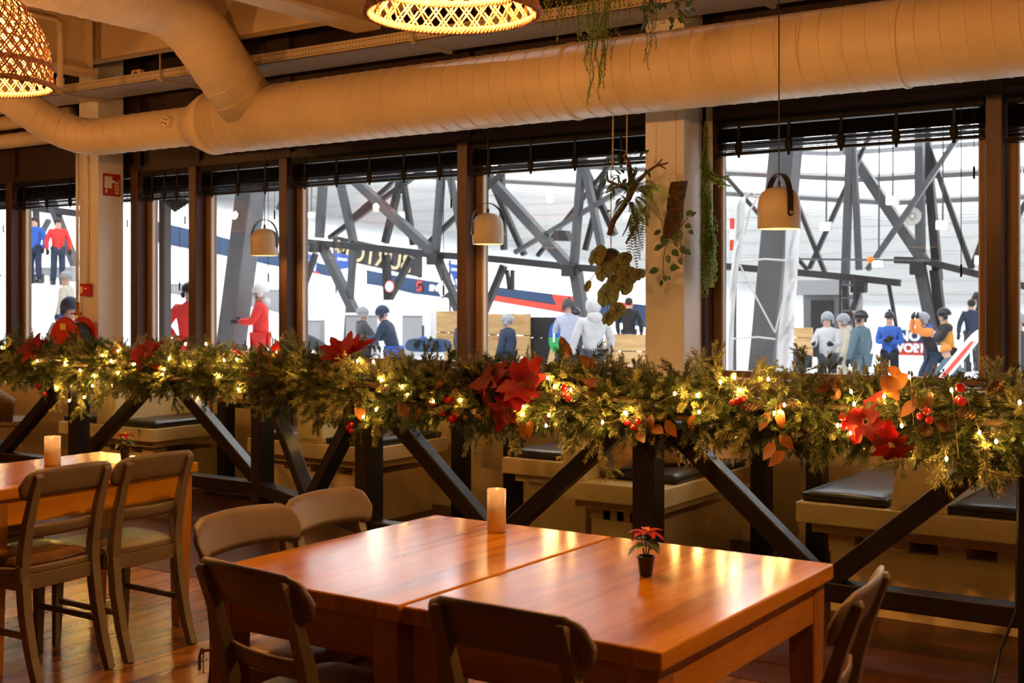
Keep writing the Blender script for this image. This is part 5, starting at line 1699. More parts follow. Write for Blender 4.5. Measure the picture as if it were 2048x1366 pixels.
truss('grey steel truss with a thick post behind the skiers in the right window',
      [(1420, 530), (1595, 545), (1710, 556), (1800, 566)],
      [(1697, 380, 1690, 570, 15, 0), (1711, 380, 1718, 540, 12, 0), (1690, 380, 1619, 537, 9, 1), (1595, 516, 1616, 540, 8, 1), (1793, 455, 1735, 540, 11, 0), (1600, 420, 1650, 545, 9, 1)],
      [(1725, 564, 1700, 640, 12, 1), (1690, 565, 1694, 640, 12, 1), (1776, 560, 1792, 650, 7, 1)],
      [(1718, 573)], None, Y=29)
truss('grey steel truss at the right end of the right window, above the orange vest',
      [(1790, 520), (1851, 522), (1977, 554), (2100, 585)],
      [(1752, 380, 1848, 523, 22, 0), (1840, 380, 1841, 520, 18, 0), (1861, 380, 1876, 560, 18, 1), (1888, 380, 1943, 537, 11, 1), (1977, 445, 1943, 537, 10, 1), (2010, 480, 2055, 400, 11, 1)],
      [(1841, 540, 1862, 650, 22, 0), (1870, 540, 1884, 660, 20, 1)],
      [(1836, 537)], None, Y=30.2)
truss('grey steel truss at the far left window, above the terrace',
      [(-120, 395), (60, 415), (180, 430)],
      [(70, 380, 74, 470, 10, 1), (96, 385, 128, 470, 15, 0), (60, 330, 40, 400, 12, 0)],
      [(128, 470, 150, 530, 15, 0), (98, 440, 76, 480, 9, 0), (-60, 500, 25, 590, 16, 0), (64, 590, 118, 645, 16, 0)],
      [(74, 470)], None, Y=22)
# thin cables across the trusses
t = thing('guy_cable', 'thin horizontal cable with an orange float across the right window', 'cable', at(1590, 518, 23))
b0 = at(1590, 518, 23)
mb = MB(); mb.tube([Vector((0, 0, 0)), at(1860, 521, 23) - b0], 0.02, 6); mb.build('cable', M['steel'], t)
mb = MB(); mb.ball(at(1741, 519, 23) - b0, 0.07, 12, 8); mb.build('orange_float', M['orange'], t, smooth=True)

# slanted cladded pillars right outside the panes
def pillar(u1, v1, u2, v2, wpx, Y, label, m, zb=None):
    a, b = at(u1, v1, Y), at(u2, v2, Y)
    d = (b - a) / (b.z - a.z)
    zb = snow_z(a.x, Y) - 0.05 if zb is None else zb
    foot, top = a + d * (zb - a.z), a + d * (9.0 - a.z)
    wd = wpx / F * depth_of(a)
    t = thing('slanted_pillar', label, 'pillar', foot)
    mb = MB(); mb.sweep([Vector((0, 0, 0)), top - foot], wd, wd, (1, 0, 0)); mb.build('shaft', m, t, bevel=0.02)
    mb = MB(); mb.box((0, 0, 0.1), (wd * 1.5, wd * 1.5, 0.2)); mb.build('foot_block', M['greyboard'], t, bevel=0.02)
pillar(462, 690, 500, 398, 43, 14.0, 'slanted grey pillar outside, behind the leftmost bell lamp', M['concrete'])
pillar(1530, 734, 1562, 400, 52, 15.0, 'slanted dark grey pillar outside the right window, wrapped in a white tarp', M['concrete'])
t = thing('downpipe', 'straight grey steel post close outside the narrow window', 'post', at(330, 600, 9.2) * 1.0)
b0 = at(330, 600, 9.2)
mb = MB(); mb.sweep([(0, 0, -2.0 - 0.0), (0, 0, 6.5)], 0.1, 0.1, (1, 0, 0)); mb.build('post', M['steel'], t, bevel=0.01)
mb = MB()
for k in range(5):
    mb.tube([at(334, 405 - 6 * k, 9.15) - b0, at(350 + 6 * k, 420 - 4 * k, 9.2) - b0, at(375, 395 + 2 * k, 9.6) - b0, at(396, 360 + 5 * k, 10) - b0], 0.025, 6)
mb.build('cable_bundle', M['darksteel'], t, smooth=True)
# the tarp wrapped round the right pillar
Yq = 14.55
b0 = at(1530, 600, Yq)
t = thing('white_tarp', 'wrinkled white tarp roped around the slanted pillar in the right window', 'tarp', b0)
def tarp_strip(e0, e1, nm, ph):
    mb = MB(); vs, fs = [], []; n = 26; mm = 8
    for j in range(n + 1):
        q = j / n
        def ev(E):
            f = q * (len(E) - 1); i = min(len(E) - 2, int(f)); f -= i
            return (E[i][0] * (1 - f) + E[i + 1][0] * f, E[i][1] * (1 - f) + E[i + 1][1] * f)
        a, b = ev(e0), ev(e1)
        for i in range(mm + 1):
            f = i / mm
            yy = Yq - 0.14 * math.sin(PI * f) + 0.05 * math.sin(q * 17 + f * 5 + ph) + 0.03 * math.sin(q * 41 + f * 9)
            vs.append(at(a[0] + (b[0] - a[0]) * f, a[1] + (b[1] - a[1]) * f, yy) - b0)
    for j in range(n):
        for i in range(mm):
            a = j * (mm + 1) + i
            fs.append((a, a + 1, a + mm + 2, a + mm + 1))
    mb.add(vs, fs); o = mb.build(nm, M['tarp'], t, smooth=True)
    q = o.modifiers.new('thickness', 'SOLIDIFY'); q.thickness = 0.012
tarp_strip([(1573, 440), (1572, 520), (1566, 600), (1556, 680), (1552, 770)], [(1598, 430), (1596, 520), (1590, 600), (1586, 680), (1582, 770)], 'right_flap', 0)
tarp_strip([(1472, 400), (1470, 480), (1462, 560), (1458, 640), (1456, 770)], [(1490, 392), (1484, 480), (1472, 560), (1466, 640), (1464, 770)], 'left_flap', 2)
mb = MB()
for pts in ([(1478, 524), (1530, 518), (1572, 521)], [(1480, 530), (1515, 600), (1550, 665)], [(1460, 678), (1515, 674), (1550, 678)], [(1572, 525), (1566, 600), (1550, 665)], [(1490, 390), (1505, 385), (1515, 395), (1500, 420), (1488, 470)], [(1488, 392), (1520, 392)]):
    mb.tube([at(u, v, Yq - 0.3) - b0 for u, v in pts], 0.012, 6)
mb.build('rope', M['whiterope'], t)

# banner fence down the slope
YB = 34.0
def fence_pt(u, v): return at(u, v, YB)
def strip(parent, b0, pts_top, pts_bot, m, name, dy=0.0, th=0.05):
    mb = MB(); n = len(pts_top); vs, fs = [], []
    for s in (0, 1):
        for (u, v) in pts_top: vs.append(at(u, v, YB + dy) - b0 + Vector((0, s * th, 0)))
        for (u, v) in pts_bot: vs.append(at(u, v, YB + dy) - b0 + Vector((0, s * th, 0)))
    for i in range(n - 1):
        fs.append((i + n, i + 1 + n, i + 1, i)); fs.append((2 * n + i, 2 * n + i + 1, 3 * n + i + 1, 3 * n + i))
        fs.append((i, i + 1, 2 * n + i + 1, 2 * n + i)); fs.append((n + i, 3 * n + i, 3 * n + i + 1, n + i + 1))
    fs += [(0, 2 * n, 3 * n, n), (n - 1, 2 * n - 1, 4 * n - 1, 3 * n - 1)]
    mb.add(vs, fs); return mb.build(name, m, parent)
b0 = at(560, 520, YB)
t = thing('slope_banner', 'navy slope banner with red foot strip in the left windows', 'banner', b0)
strip(t, b0, [(300, 440), (420, 468), (560, 506), (664, 533)], [(300, 480), (420, 508), (560, 540), (664, 560)], M['navy'], 'navy_sheet')
strip(t, b0, [(300, 480), (420, 508), (560, 540), (664, 560)], [(300, 494), (420, 521), (560, 552), (664, 568)], M['bannerred'], 'red_strip')
strip(t, b0, [(612, 538), (640, 545)], [(620, 552), (632, 553)], M['bannerred'], 'red_patch', -0.03)
b0 = at(820, 570, YB)
t = thing('slope_banner', 'navy slope banner with a red S emblem and white lettering in the middle window', 'banner', b0)
strip(t, b0, [(733, 540), (800, 553), (900, 568), (940, 574)], [(733, 573), (800, 583), (900, 597), (940, 601)], M['navy'], 'navy_sheet')
mb = MB()
c = at(838, 572, YB - 0.06); sc = 0.19
for poly in ([(-.5, .5), (-.2, .95), (.9, .95), (.7, .55), (-.05, .55), (-.15, .38), (-.15, .2), (.5, .1), (.35, -.1), (-.5, -.1), (-.6, .1)], [(.5, .12), (.75, -.1), (.75, -.5), (.5, -.95), (-.6, -.95), (-.42, -.55), (.2, -.55), (.3, -.4), (.3, -.25), (-.4, -.15), (-.2, .12)]):
    mb.prism([(p[0] * sc, p[1] * sc) for p in poly], c - b0, (1, 0, -0.1), (0, 0, 1), (0, -0.02, 0))
mb.build('red_emblem', M['bannerred'], t)
Mt = lambda p, rz=0.0, tilt=0.0: Matrix.Translation(p) @ Matrix.Rotation(rz, 4, 'Z') @ Matrix.Rotation(tilt, 4, 'Y') @ Matrix.Rotation(R(90), 4, 'X')
p = at(880, 578, YB - 0.06) - b0
mb = MB().join(text_mesh('SNOWWORLD', 0.30, 0.01, bold=0.012), Mt(p + Vector((0.55, 0, -0.05)), 0, R(5))); mb.build('lettering', M['bannerwhite'], t)
b0 = at(1100, 600, YB)
t = thing('slope_banner', 'navy and red triangle patterned slope banner behind the white hooded skier', 'banner', b0)
strip(t, b0, [(985, 573), (1105, 588), (1290, 610), (1420, 625)], [(985, 602), (1105, 622), (1290, 655), (1420, 672)], M['navy'], 'navy_sheet')
for k, (a, b_, c_) in enumerate([((1103, 588), (1138, 593), (1118, 624)), ((1138, 593), (1160, 596), (1166, 632)), ((1232, 603), (1270, 608), (1240, 640))]):
    mb = MB(); mb.add([at(*q, YB - 0.05 - d) - b0 for d in (0, 0.02) for q in (a, b_, c_)], [(2, 1, 0), (3, 4, 5), (0, 1, 4, 3), (1, 2, 5, 4), (2, 0, 3, 5)]); mb.build('red_triangle', M['bannerred'], t)
strip(t, b0, [(985, 590), (1105, 609), (1170, 622)], [(985, 602), (1105, 620), (1170, 634)], M['bannerred'], 'red_strip', -0.03)
# mirrored sign seen from behind
b0 = at(755, 515, 37)
t = thing('mesh_sign', 'dark sign with cream mirrored lettering seen from behind, under the truss chord', 'sign', b0)
wd = 0.5
mb = MB(); mb.prism([(-2.35, -0.40), (2.2, -0.42), (2.2, 0.48), (-2.35, 0.52)], (0, 0, 0), (1, 0, -0.18), (0, 0, 1), (0, 0.06, 0)); mb.build('board', M['darksteel'], t)
mb = MB().join(text_mesh('BURTON', 0.98, 0.01, mirror=True, bold=0.015), Mt(Vector((-0.2, -0.03, 0.02)), 0, R(10))); mb.build('lettering', M['rope'], t)
mb = MB(); mb.lathe([(0.22, -0.01), (0.22, 0.01), (0.14, 0.01), (0.14, -0.01)], 20, c=(-2.0, -0.03, 0.35), M=Matrix.Rotation(R(90), 4, 'X'), close=True); mb.build('round_logo', M['rope'], t)
for x in (-2.2, 2.0):
    mb = MB(); mb.tube([(x, 0.1, 0.4), (x, 0.1, -1.8)], 0.05, 8); mb.build('post', M['steel'], t)
# blue flags on poles
for (u0, v0, u1, v1, lab) in ((667, 505, 700, 566, 'blue flag with white lettering beside the mirrored sign'), (895, 526, 930, 585, 'blue flag with white lettering left of the middle mullion'), (610, 493, 634, 545, 'blue flag with white lettering right of the second mullion')):
    Yf = 31.5
    b0 = at((u0 + u1) / 2, v0, Yf)
    t = thing('blue_flag', lab, 'flag', b0, 0, 'blue flags with white lettering on the slope')
    q = [at(u0, v0, Yf), at(u1, v0 + 6, Yf), at(u1 - 2, v1, Yf), at((u0 + u1) / 2 + 2, v1 - 4, Yf)]
    mb = MB(); mb.add([p - b0 + Vector((0, s, 0)) for s in (0, 0.03) for p in q], [(3, 2, 1, 0), (4, 5, 6, 7), (0, 1, 5, 4), (1, 2, 6, 5), (2, 3, 7, 6), (3, 0, 4, 7)]); mb.build('cloth', M['bannerblue'], t)
    q = [at(u0 + (u1 - u0) * .45, v0 + (v1 - v0) * .55, Yf - .02), at(u1 - 1, v0 + (v1 - v0) * .5, Yf - .02), at(u1 - 3, v1 - 2, Yf - .02), at((u0 + u1) / 2 + 3, v1 - 8, Yf - .02)]
    mb = MB(); mb.add([p - b0 - Vector((0, s, 0)) for s in (0.0, 0.01) for p in q], [(0, 1, 2, 3), (7, 6, 5, 4), (0, 4, 5, 1), (1, 5, 6, 2), (2, 6, 7, 3), (3, 7, 4, 0)]); mb.build('mountain_print', M['bannerwhite'], t)
    mb = MB().join(text_mesh('ZIMNEX', 0.125, 0.008, bold=0.006), Mt(at((u0 + u1) / 2 + 1, v0 + 14, Yf - 0.04) - b0, 0, R(6))); mb.build('lettering', M['bannerwhite'], t)
    x, y = b0.x, Yf + 0.08
    px = at(u0 + 2, v0, Yf)
    mb = MB(); mb.tube([(px.x - b0.x, 0.08, 0.1), (px.x - b0.x, 0.08, snow_z(px.x, y) - b0.z - 0.1)], 0.035, 8); mb.build('flag_pole', M['steel'], t)
# pale notice board and round sign on the truss
b0 = at(884, 578, 24.6)
t = thing('notice_board', 'tilted white notice board on the truss leg beside the S emblem banner', 'sign', b0)
mb = MB(); mb.box((0, 0, 0), (0.26, 0.03, 0.34), Matrix.Rotation(R(-32), 4, 'Y')); mb.build('sheet', M['bannerwhite'], t, bevel=0.005)
mb = MB(); mb.box((0, 0.03, 0), (0.3, 0.03, 0.38), Matrix.Rotation(R(-32), 4, 'Y')); mb.build('frame', M['darksteel'], t)
b0 = at(780, 573, 24.6)
t = thing('round_sign', 'small round white sign with red ring on a truss leg', 'sign', b0)
mb = MB(); mb.lathe([(0.16, 0), (0.16, 0.02), (0.0, 0.021)], 24, M=Matrix.Rotation(R(90), 4, 'X')); mb.build('red_ring', M['bannerred'], t)
mb = MB(); mb.lathe([(0.135, 0.021), (0.135, 0.03), (0.0, 0.031)], 24, M=Matrix.Rotation(R(90), 4, 'X')); mb.build('white_face', M['bannerwhite'], t)

# plank walls, grey boxes, padded pole
def planks(u0, v0, u1, v1, Y, label, name='plank_wall', m=None, n=4, down=0.5):
    a, b = at(u0, v0, Y), at(u1, v0, Y)
    zt = at(u0, v0, Y).z
    zb = min(snow_z(a.x, Y), snow_z(b.x, Y)) - 0.05
    t = thing(name, label, 'wooden wall', ((a.x + b.x) / 2, Y, zb))
    hw = (b.x - a.x) / 2
    h = (zt - zb) / n
    mb = MB()
    for k in range(n):
        mb.span((-hw, -0.03, k * h + 0.012), (hw, 0.03, (k + 1) * h - 0.004))
    mb.build('boards', m or M['plank'], t, bevel=0.006)
    for x in (-hw + 0.12, 0, hw - 0.12):
        mb = MB(); mb.span((x - 0.06, 0.03, 0), (x + 0.06, 0.13, zt - zb)); mb.build('post', M['sash'], t)
planks(874, 622, 930, 685, 20.5, 'plank wall in the snow left of the middle mullion')
planks(972, 627, 1060, 690, 20.5, 'plank wall behind the skier in the navy jacket')
planks(1060, 634, 1116, 690, 20.6, 'dark grey board wall right of the navy skier', m=M['darksteel'])
planks(1212, 668, 1300, 715, 19.5, 'yellow plank wall left of the white column')
planks(1588, 655, 1625, 700, 31.0, 'orange board wall behind the bending person', m=M['plank'])
b0 = at(846, 690, 20.0)
zb = snow_z(b0.x, b0.y)
t = thing('padded_pole', 'blue padded pole standing in the snow left of the plank wall', 'pole', (b0.x, b0.y, zb))
mb = MB(); mb.lathe([(0.09, 0.0), (0.095, 0.05), (0.08, 1.2), (0.06, 1.22), (0.0, 1.22)], 18); mb.build('padding', M['bannerblue'], t, smooth=True)
mb = MB(); mb.tube([(0, 0, 1.2), (0, 0, 1.45)], 0.025, 8); mb.build('pole', M['steel'], t)
for u0, u1, v, lab in ((595 + 170, 795, 600, 'white block standing on the slope below the round sign'), (855, 875, 622, 'white upright block beside the padded pole')):
    a, b = at(u0, v, 21.0), at(u1, v, 21.0)
    zb = snow_z(a.x, 21) - 0.05
    t = thing('snow_block', lab, 'block', ((a.x + b.x) / 2, 21.0, zb))
    mb = MB(); mb.span((-(b.x - a.x) / 2, -0.2, 0), ((b.x - a.x) / 2, 0.2, a.z - zb)); mb.build('block', M['bannerwhite'], t, bevel=0.04, seg=3)
# oval number sign and timber prop
b0 = at(1109, 675, 20.0)
zb = snow_z(b0.x, 20.0)
t = thing('oval_sign', 'oval blue and green sign with a white number on the snow', 'sign', (b0.x, 20.0, b0.z))
for sg, m, nm in ((1, M['bannerblue'], 'blue_half'), (-1, mat('sign_green', (0.05, 0.42, 0.12), 0.4), 'green_half')):
    poly = [(0.135 * math.cos(a * PI / 16), sg * 0.29 * math.sin(a * PI / 16)) for a in range(17)]
    mb = MB(); mb.prism(poly if sg > 0 else poly[::-1], (0, 0, 0), (1, 0, 0), (0, 0, 1), (0, 0.03, 0)); mb.build(nm, m, t)
mb = MB().join(text_mesh('1', 0.26, 0.008, bold=0.008), Mt(Vector((0, -0.02, 0)))); mb.build('lettering', M['bannerwhite'], t)
mb = MB(); mb.tube([(0, 0.05, -0.1), (0, 0.05, zb - b0.z - 0.1)], 0.025, 8); mb.build('post', M['steel'], t)
b0 = at(1092, 690, 20.2)
t = thing('timber_prop', 'light timber prop leaning on the dark board wall', 'timber', (b0.x, 20.2, snow_z(b0.x, 20.2)))
mb = MB(); mb.sweep([(-0.1, 0, -0.05), (0.08, 0.2, 1.05)], 0.14, 0.08, (1, 0, 0)); mb.build('beam', M['plank'], t, bevel=0.01)
b0 = at(855, 690, 19.0)
zb = snow_z(b0.x, 19.0)
t = thing('snowboard', 'blue snowboard with bindings lying on the snow in the middle window', 'snowboard', (b0.x, 19.0, b0.z))
ol = []
for k in range(40):
    a = 2 * PI * k / 40
    ol.append((0.52 * math.copysign(abs(math.cos(a)) ** 0.45, math.cos(a)), 0.14 * math.copysign(abs(math.sin(a)) ** 0.7, math.sin(a))))
mb = MB(); mb.prism(ol, (0, 0, 0), (1, 0.1, 0), (0, 0.35, 0.93), (0, 0.03, -0.01)); mb.build('deck', M['navy'], t, bevel=0.006)
for x in (-0.24, 0.22):
    mb = MB(); mb.box((x, -0.03, 0.02), (0.09, 0.07, 0.16)); mb.tube([(x, -0.02, -0.06), (x - 0.03, -0.14, 0.0), (x, -0.02, 0.08)], 0.018, 6); mb.build('binding', M['potblack'], t, bevel=0.01)
mb = MB(); mb.box((0, 0.06, (zb - b0.z) / 2 - 0.05), (0.7, 0.1, b0.z - zb + 0.0)); mb.build('snow_prop', M['snow'], t, bevel=0.04)
# low barrier walls on the left slope
for k, (u0, u1, v0, v1, Y, lab) in enumerate(((66, 150, 548, 580, 24, 'low grey barrier wall at the far left window'), (575, 645, 640, 690, 23, 'low grey barrier wall right of the second mullion'), (696, 850, 630, 672, 24, 'long low grey barrier wall behind the blurred skiers'), (345, 395, 575, 612, 26, 'low grey barrier wall left of the red instructor seen from behind'), (500, 575, 580, 640, 27, 'low grey barrier wall behind the red ski instructor'))):
    a, b = at(u0, v0, Y), at(u1, v0, Y)
    zb = min(snow_z(a.x, Y), snow_z(b.x, Y)) - 0.05
    h = max(0.5, a.z - zb)
    t = thing('barrier_wall', lab, 'barrier', ((a.x + b.x) / 2, Y, zb))
    mb = MB(); mb.span(((a.x - b.x) / 2, -0.1, 0), ((b.x - a.x) / 2, 0.1, h)); mb.build('wall', M['greyboard'], t, bevel=0.02)
    mb = MB(); mb.span(((a.x - b.x) / 2, -0.14, h), ((b.x - a.x) / 2, 0.14, h + 0.06)); mb.build('coping', M['bannerwhite'], t)
# dark shed with lintel and ladder, right window
a, b = at(1606, 590, 33), at(1688, 590, 33)
zb = -0.55 + 0.27
t = thing('dark_shed', 'dark grey shed with a pale lintel behind the skiers in the right window', 'shed', ((a.x + b.x) / 2, 33.8, snow_z(a.x, 33.8) - 0.1))
hw = (b.x - a.x) / 2
h = a.z - (snow_z(a.x, 33.8) - 0.1)
mb = MB(); mb.span((-hw, -0.8, 0), (hw, 0.8, h)); mb.build('body', M['concrete'], t, bevel=0.02)
mb = MB(); mb.span((-hw - 0.4, -0.95, h), (hw + 0.1, 0.95, h + 0.42)); mb.build('lintel', M['greyboard'], t, bevel=0.02)
mb = MB(); mb.span((-hw + 0.25, -0.86, 0), (hw - 0.3, -0.8, h - 0.15)); mb.build('roller_door', M['darksteel'], t)
b0 = at(1692, 700, 28.4)
zb = snow_z(b0.x, 28.4)
t = thing('ladder', 'narrow steel ladder on the truss post behind the skiers', 'ladder', (b0.x, 28.4, zb))
for s in (-1, 1):
    mb = MB(); mb.tube([(s * 0.17, 0, 0), (s * 0.17, 0.1, 2.6)], 0.03, 8); mb.build('side_rail', M['darksteel'], t)
for k in range(8):
    mb = MB(); mb.tube([(-0.17, 0.01 + 0.012 * k, 0.25 + 0.3 * k), (0.17, 0.01 + 0.012 * k, 0.25 + 0.3 * k)], 0.02, 6); mb.build('rung', M['steel'], t)
# SNOW WORLD board behind the group
b0 = at(1827, 690, 27.3)
zb = snow_z(b0.x, 27.3)
h0 = at(1832, 660, 27.3).z; h1 = at(1832, 711, 27.3).z
t = thing('snow_board_sign', 'navy and red board with white block lettering between the skiers on the right', 'sign', (b0.x, 27.3, h1))
hh = (h0 - h1) / 2
mb = MB(); mb.span((-0.5, 0, hh), (0.5, 0.06, 2 * hh)); mb.build('navy_half', M['navy'], t)
mb = MB(); mb.span((-0.5, 0, 0), (0.5, 0.06, hh)); mb.build('red_half', M['bannerred'], t)
for q, z in (('SNOW', 1.5), ('WORLD', 0.55)):
    mb = MB().join(text_mesh(q, 0.30 if q == 'SNOW' else 0.255, 0.01, bold=0.014), Mt(Vector((0, -0.02, hh * z)))); mb.build('lettering', M['bannerwhite'], t)
for x in (-0.44, 0.44):
    mb = MB(); mb.span((x - 0.04, 0.06, zb - h1 - 0.1), (x + 0.04, 0.14, 2 * hh)); mb.build('post', M['darksteel'], t)
# loudspeaker, floodlights
b0 = at(1824, 432, 29.4)
t = thing('horn_loudspeaker', 'small white horn loudspeaker on the truss in the right window', 'loudspeaker', b0)
Rm = rot_to((0.35, -1, -0.1))
mb = MB(); mb.lathe([(0.06, -0.2), (0.08, 0.0), (0.19, 0.15), (0.21, 0.16), (0.17, 0.15), (0.06, 0.02), (0.0, 0.02)], 20, M=Rm); mb.build('horn', M['tray'], t, smooth=True)
mb = MB(); mb.ball(Rm @ Vector((0, 0, 0.06)), 0.05, 12, 8); mb.build('driver', M['bannerwhite'], t, smooth=True)
mb = MB(); mb.tube([(0, 0.1, 0), at(1845, 425, 30.0) - b0], 0.03, 6); mb.build('bracket', M['steel'], t)
for k, (u, v, Y, lab) in enumerate(((1652, 453, 27, 'bright hall floodlight left of the horn loudspeaker, under a brace'), (1785, 401, 27, 'bright hall floodlight highest on the thick brace in the right window'), (1885, 450, 27, 'bright hall floodlight right of the horn loudspeaker'), (1963, 520, 27, 'bright hall floodlight beside the right mullion'), (806, 430, 30, 'bright hall floodlight in the middle of the left truss'), (803, 384, 26, 'bright hall floodlight right under the blind in the middle window'), (1757, 526, 27, 'bright hall floodlight beside the orange float'), (373, 376, 14, 'bright hall floodlight shining through the narrow blind'), (622, 430, 30, 'bright hall floodlight right of the second mullion'), (1258, 432, 30, 'bright hall floodlight behind the branch plant'))):
    b0 = at(u, v, Y)
    t = thing('floodlight', lab, 'lamp', b0, 0, 'floodlights under the hall roof')
    sc = 1.0 if Y > 20 else 0.35
    mb = MB(); mb.box((0, 0, 0), (0.26 * sc, 0.16 * sc, 0.2 * sc)); mb.build('housing', M['tray'], t, bevel=0.02 * sc)
    mb = MB(); mb.box((0, -0.083 * sc, -0.01 * sc), (0.22 * sc, 0.012, 0.15 * sc)); mb.build('lens', M['hallamp'], t)
    mb = MB(); mb.tube([(0, 0.02, 0.1 * sc), (0, 0.1, roof_z(b0.x, Y) - b0.z)], 0.02, 6); mb.build('hanger', M['steel'], t)
for u, v, lab in ((1126, 474, 'dark box floodlight on the truss above the round leaf plant'),):
    b0 = at(u, v, 23)
    t = thing('dark_floodlight', lab, 'lamp', b0)
    mb = MB(); mb.prism([(-0.2, -0.08), (0.22, -0.1), (0.1, 0.14), (-0.2, 0.14)], (0, -0.1, 0), (1, 0, 0), (0, 0, 1), (0, 0.25, 0)); mb.build('housing', M['darksteel'], t, bevel=0.01)
    mb = MB(); mb.tube([(0, 0.1, 0), at(1140, 480, 24.9) - b0], 0.03, 6); mb.build('bracket', M['steel'], t)
b0 = at(1467, 470, 18)
t = thing('red_white_sign', 'narrow red and white sign beyond the left edge of the right window', 'sign', b0)
for k, (m, nm) in enumerate(((M['bannerred'], 'red_foot'), (M['bannerwhite'], 'white_band'), (M['bannerred'], 'red_head'))):
    mb = MB(); mb.box((0, 0, -0.16 + 0.17 * k), (0.11, 0.04, 0.165)); mb.build(nm, m, t)
mb = MB(); mb.tube([(0, 0.05, 0.2), (0, 0.05, snow_z(b0.x, 18.05) - b0.z - 0.1)], 0.03, 8); mb.build('post', M['steel'], t)
# banners on the terrace at the far left
b0 = at(150, 428, 40)
t = thing('terrace_banner', 'orange and purple banner on the high terrace at the far left', 'banner', b0)
for k, (u0, u1, m, nm) in enumerate(((66, 92, M['orange'], 'orange_part'), (108, 140, M['bannerwhite'], 'white_part'), (140, 175, M['bannerred'], 'red_part'))):
    a, b = at(u0, 412 + 5 * k, 40) - b0, at(u1, 440 + 4 * k, 40) - b0
    mb = MB(); mb.span((a.x, 0, b.z), (b.x, 0.05, a.z)); mb.build(nm, m, t)
a, b = at(60, 440, 40) - b0, at(180, 448, 40) - b0
mb = MB(); mb.span((a.x, 0.0, b.z - 1.0), (b.x, 0.3, b.z)); mb.build('terrace_wall', M['greyboard'], t)

# ================================================================== people
SKIN = mat('skin', (0.62, 0.38, 0.28), 0.5)
def cloth(name, c): return mat(name, c, 0.7, var=0.12, vscale=6)
K = {'navy': cloth('navy_jacket_cloth', (0.018, 0.035, 0.075)), 'white': cloth('white_jacket_cloth', (0.58, 0.58, 0.60)), 'black': cloth('black_cloth', (0.012, 0.012, 0.016)), 'dgrey': cloth('dark_grey_cloth', (0.05, 0.055, 0.065)),
     'red': cloth('red_suit_cloth', (0.75, 0.035, 0.03)), 'beige': cloth('beige_cloth', (0.55, 0.49, 0.40)), 'slate': cloth('slate_blue_cloth', (0.10, 0.16, 0.20)), 'blue': cloth('bright_blue_cloth', (0.03, 0.12, 0.50)),
     'lav': cloth('lavender_grey_cloth', (0.42, 0.45, 0.58)), 'yellow': cloth('mustard_vest_cloth', (0.72, 0.30, 0.03)), 'purple': cloth('dull_purple_cloth', (0.12, 0.09, 0.13)), 'grey': cloth('grey_cloth', (0.30, 0.31, 0.33)),
     'orange': cloth('orange_cloth', (0.85, 0.28, 0.06)), 'pink': cloth('pink_cloth', (0.75, 0.06, 0.30)), 'hair': cloth('dark_hair', (0.03, 0.02, 0.015)), 'silver': mat('silver_helmet_shell', (0.30, 0.32, 0.36), 0.3), 'blackshell': mat('black_helmet_shell', (0.012, 0.012, 0.014), 0.3), 'whiteshell': mat('white_helmet_shell', (0.7, 0.7, 0.72), 0.3), 'glove': mat('black_glove', (0.012, 0.012, 0.012), 0.5), 'eye': mat('eye_dark', (0.02, 0.015, 0.01), 0.2), 'boot': mat('ski_boot', (0.03, 0.03, 0.035), 0.35), 'lens': mat('goggle_lens', (0.25, 0.12, 0.02), 0.1, coat=1.0)}
def skinned(name, verts, edges, radii, m, parent, sub=1):
    me = bpy.data.meshes.new(name)
    me.from_pydata([tuple(v) for v in verts], edges, [])
    o = bpy.data.objects.new(name, me)
    C.objects.link(o)
    sk = o.modifiers.new('skin', 'SKIN')
    sk.use_smooth_shade = True
    for i, r in enumerate(radii):
        d = me.skin_vertices[0].data[i]
        d.radius = r if isinstance(r, (tuple, list)) else (r, r)
        d.use_root = i == 0
    sb = o.modifiers.new('subsurf', 'SUBSURF')
    sb.levels = sb.render_levels = sub
    dg = bpy.context.evaluated_depsgraph_get()
    new = bpy.data.meshes.new_from_object(o.evaluated_get(dg))
    new.name = name
    o.modifiers.clear()
    o.data = new
    bpy.data.meshes.remove(me)
    new.materials.clear(); new.materials.append(m)
    new.polygons.foreach_set('use_smooth', [True] * len(new.polygons))
    o.parent = parent
    return o
def hand_mesh(w, d, parent, m, side):
    """a gloved hand: palm, four curled fingers, a thumb"""
    d = d.normalized()
    s = d.cross(Vector((0, 1, 0.2))); s = d.orthogonal() if s.length < 1e-3 else s
    s.normalize(); nrm = d.cross(s)
    mb = MB()
    mb.tube([w, w + d * 0.03, w + d * 0.085], [0.03, 0.042, 0.04], 8)
    for k, l in enumerate((0.062, 0.075, 0.07, 0.055)):
        b = w + d * 0.08 + s * (0.03 - 0.02 * k)
        mb.tube([b, b + d * l * 0.5 + nrm * 0.008, b + d * l * 0.85 + nrm * 0.026, b + d * l * 0.9 + nrm * 0.04], [0.0125, 0.012, 0.011, 0.008], 7)
    b = w + d * 0.025 + s * 0.03 * side
    mb.tube([b, b + s * 0.028 * side + d * 0.03, b + s * 0.03 * side + d * 0.065 + nrm * 0.015], [0.015, 0.014, 0.01], 7)
    return mb.build('glove', m, parent, smooth=True)
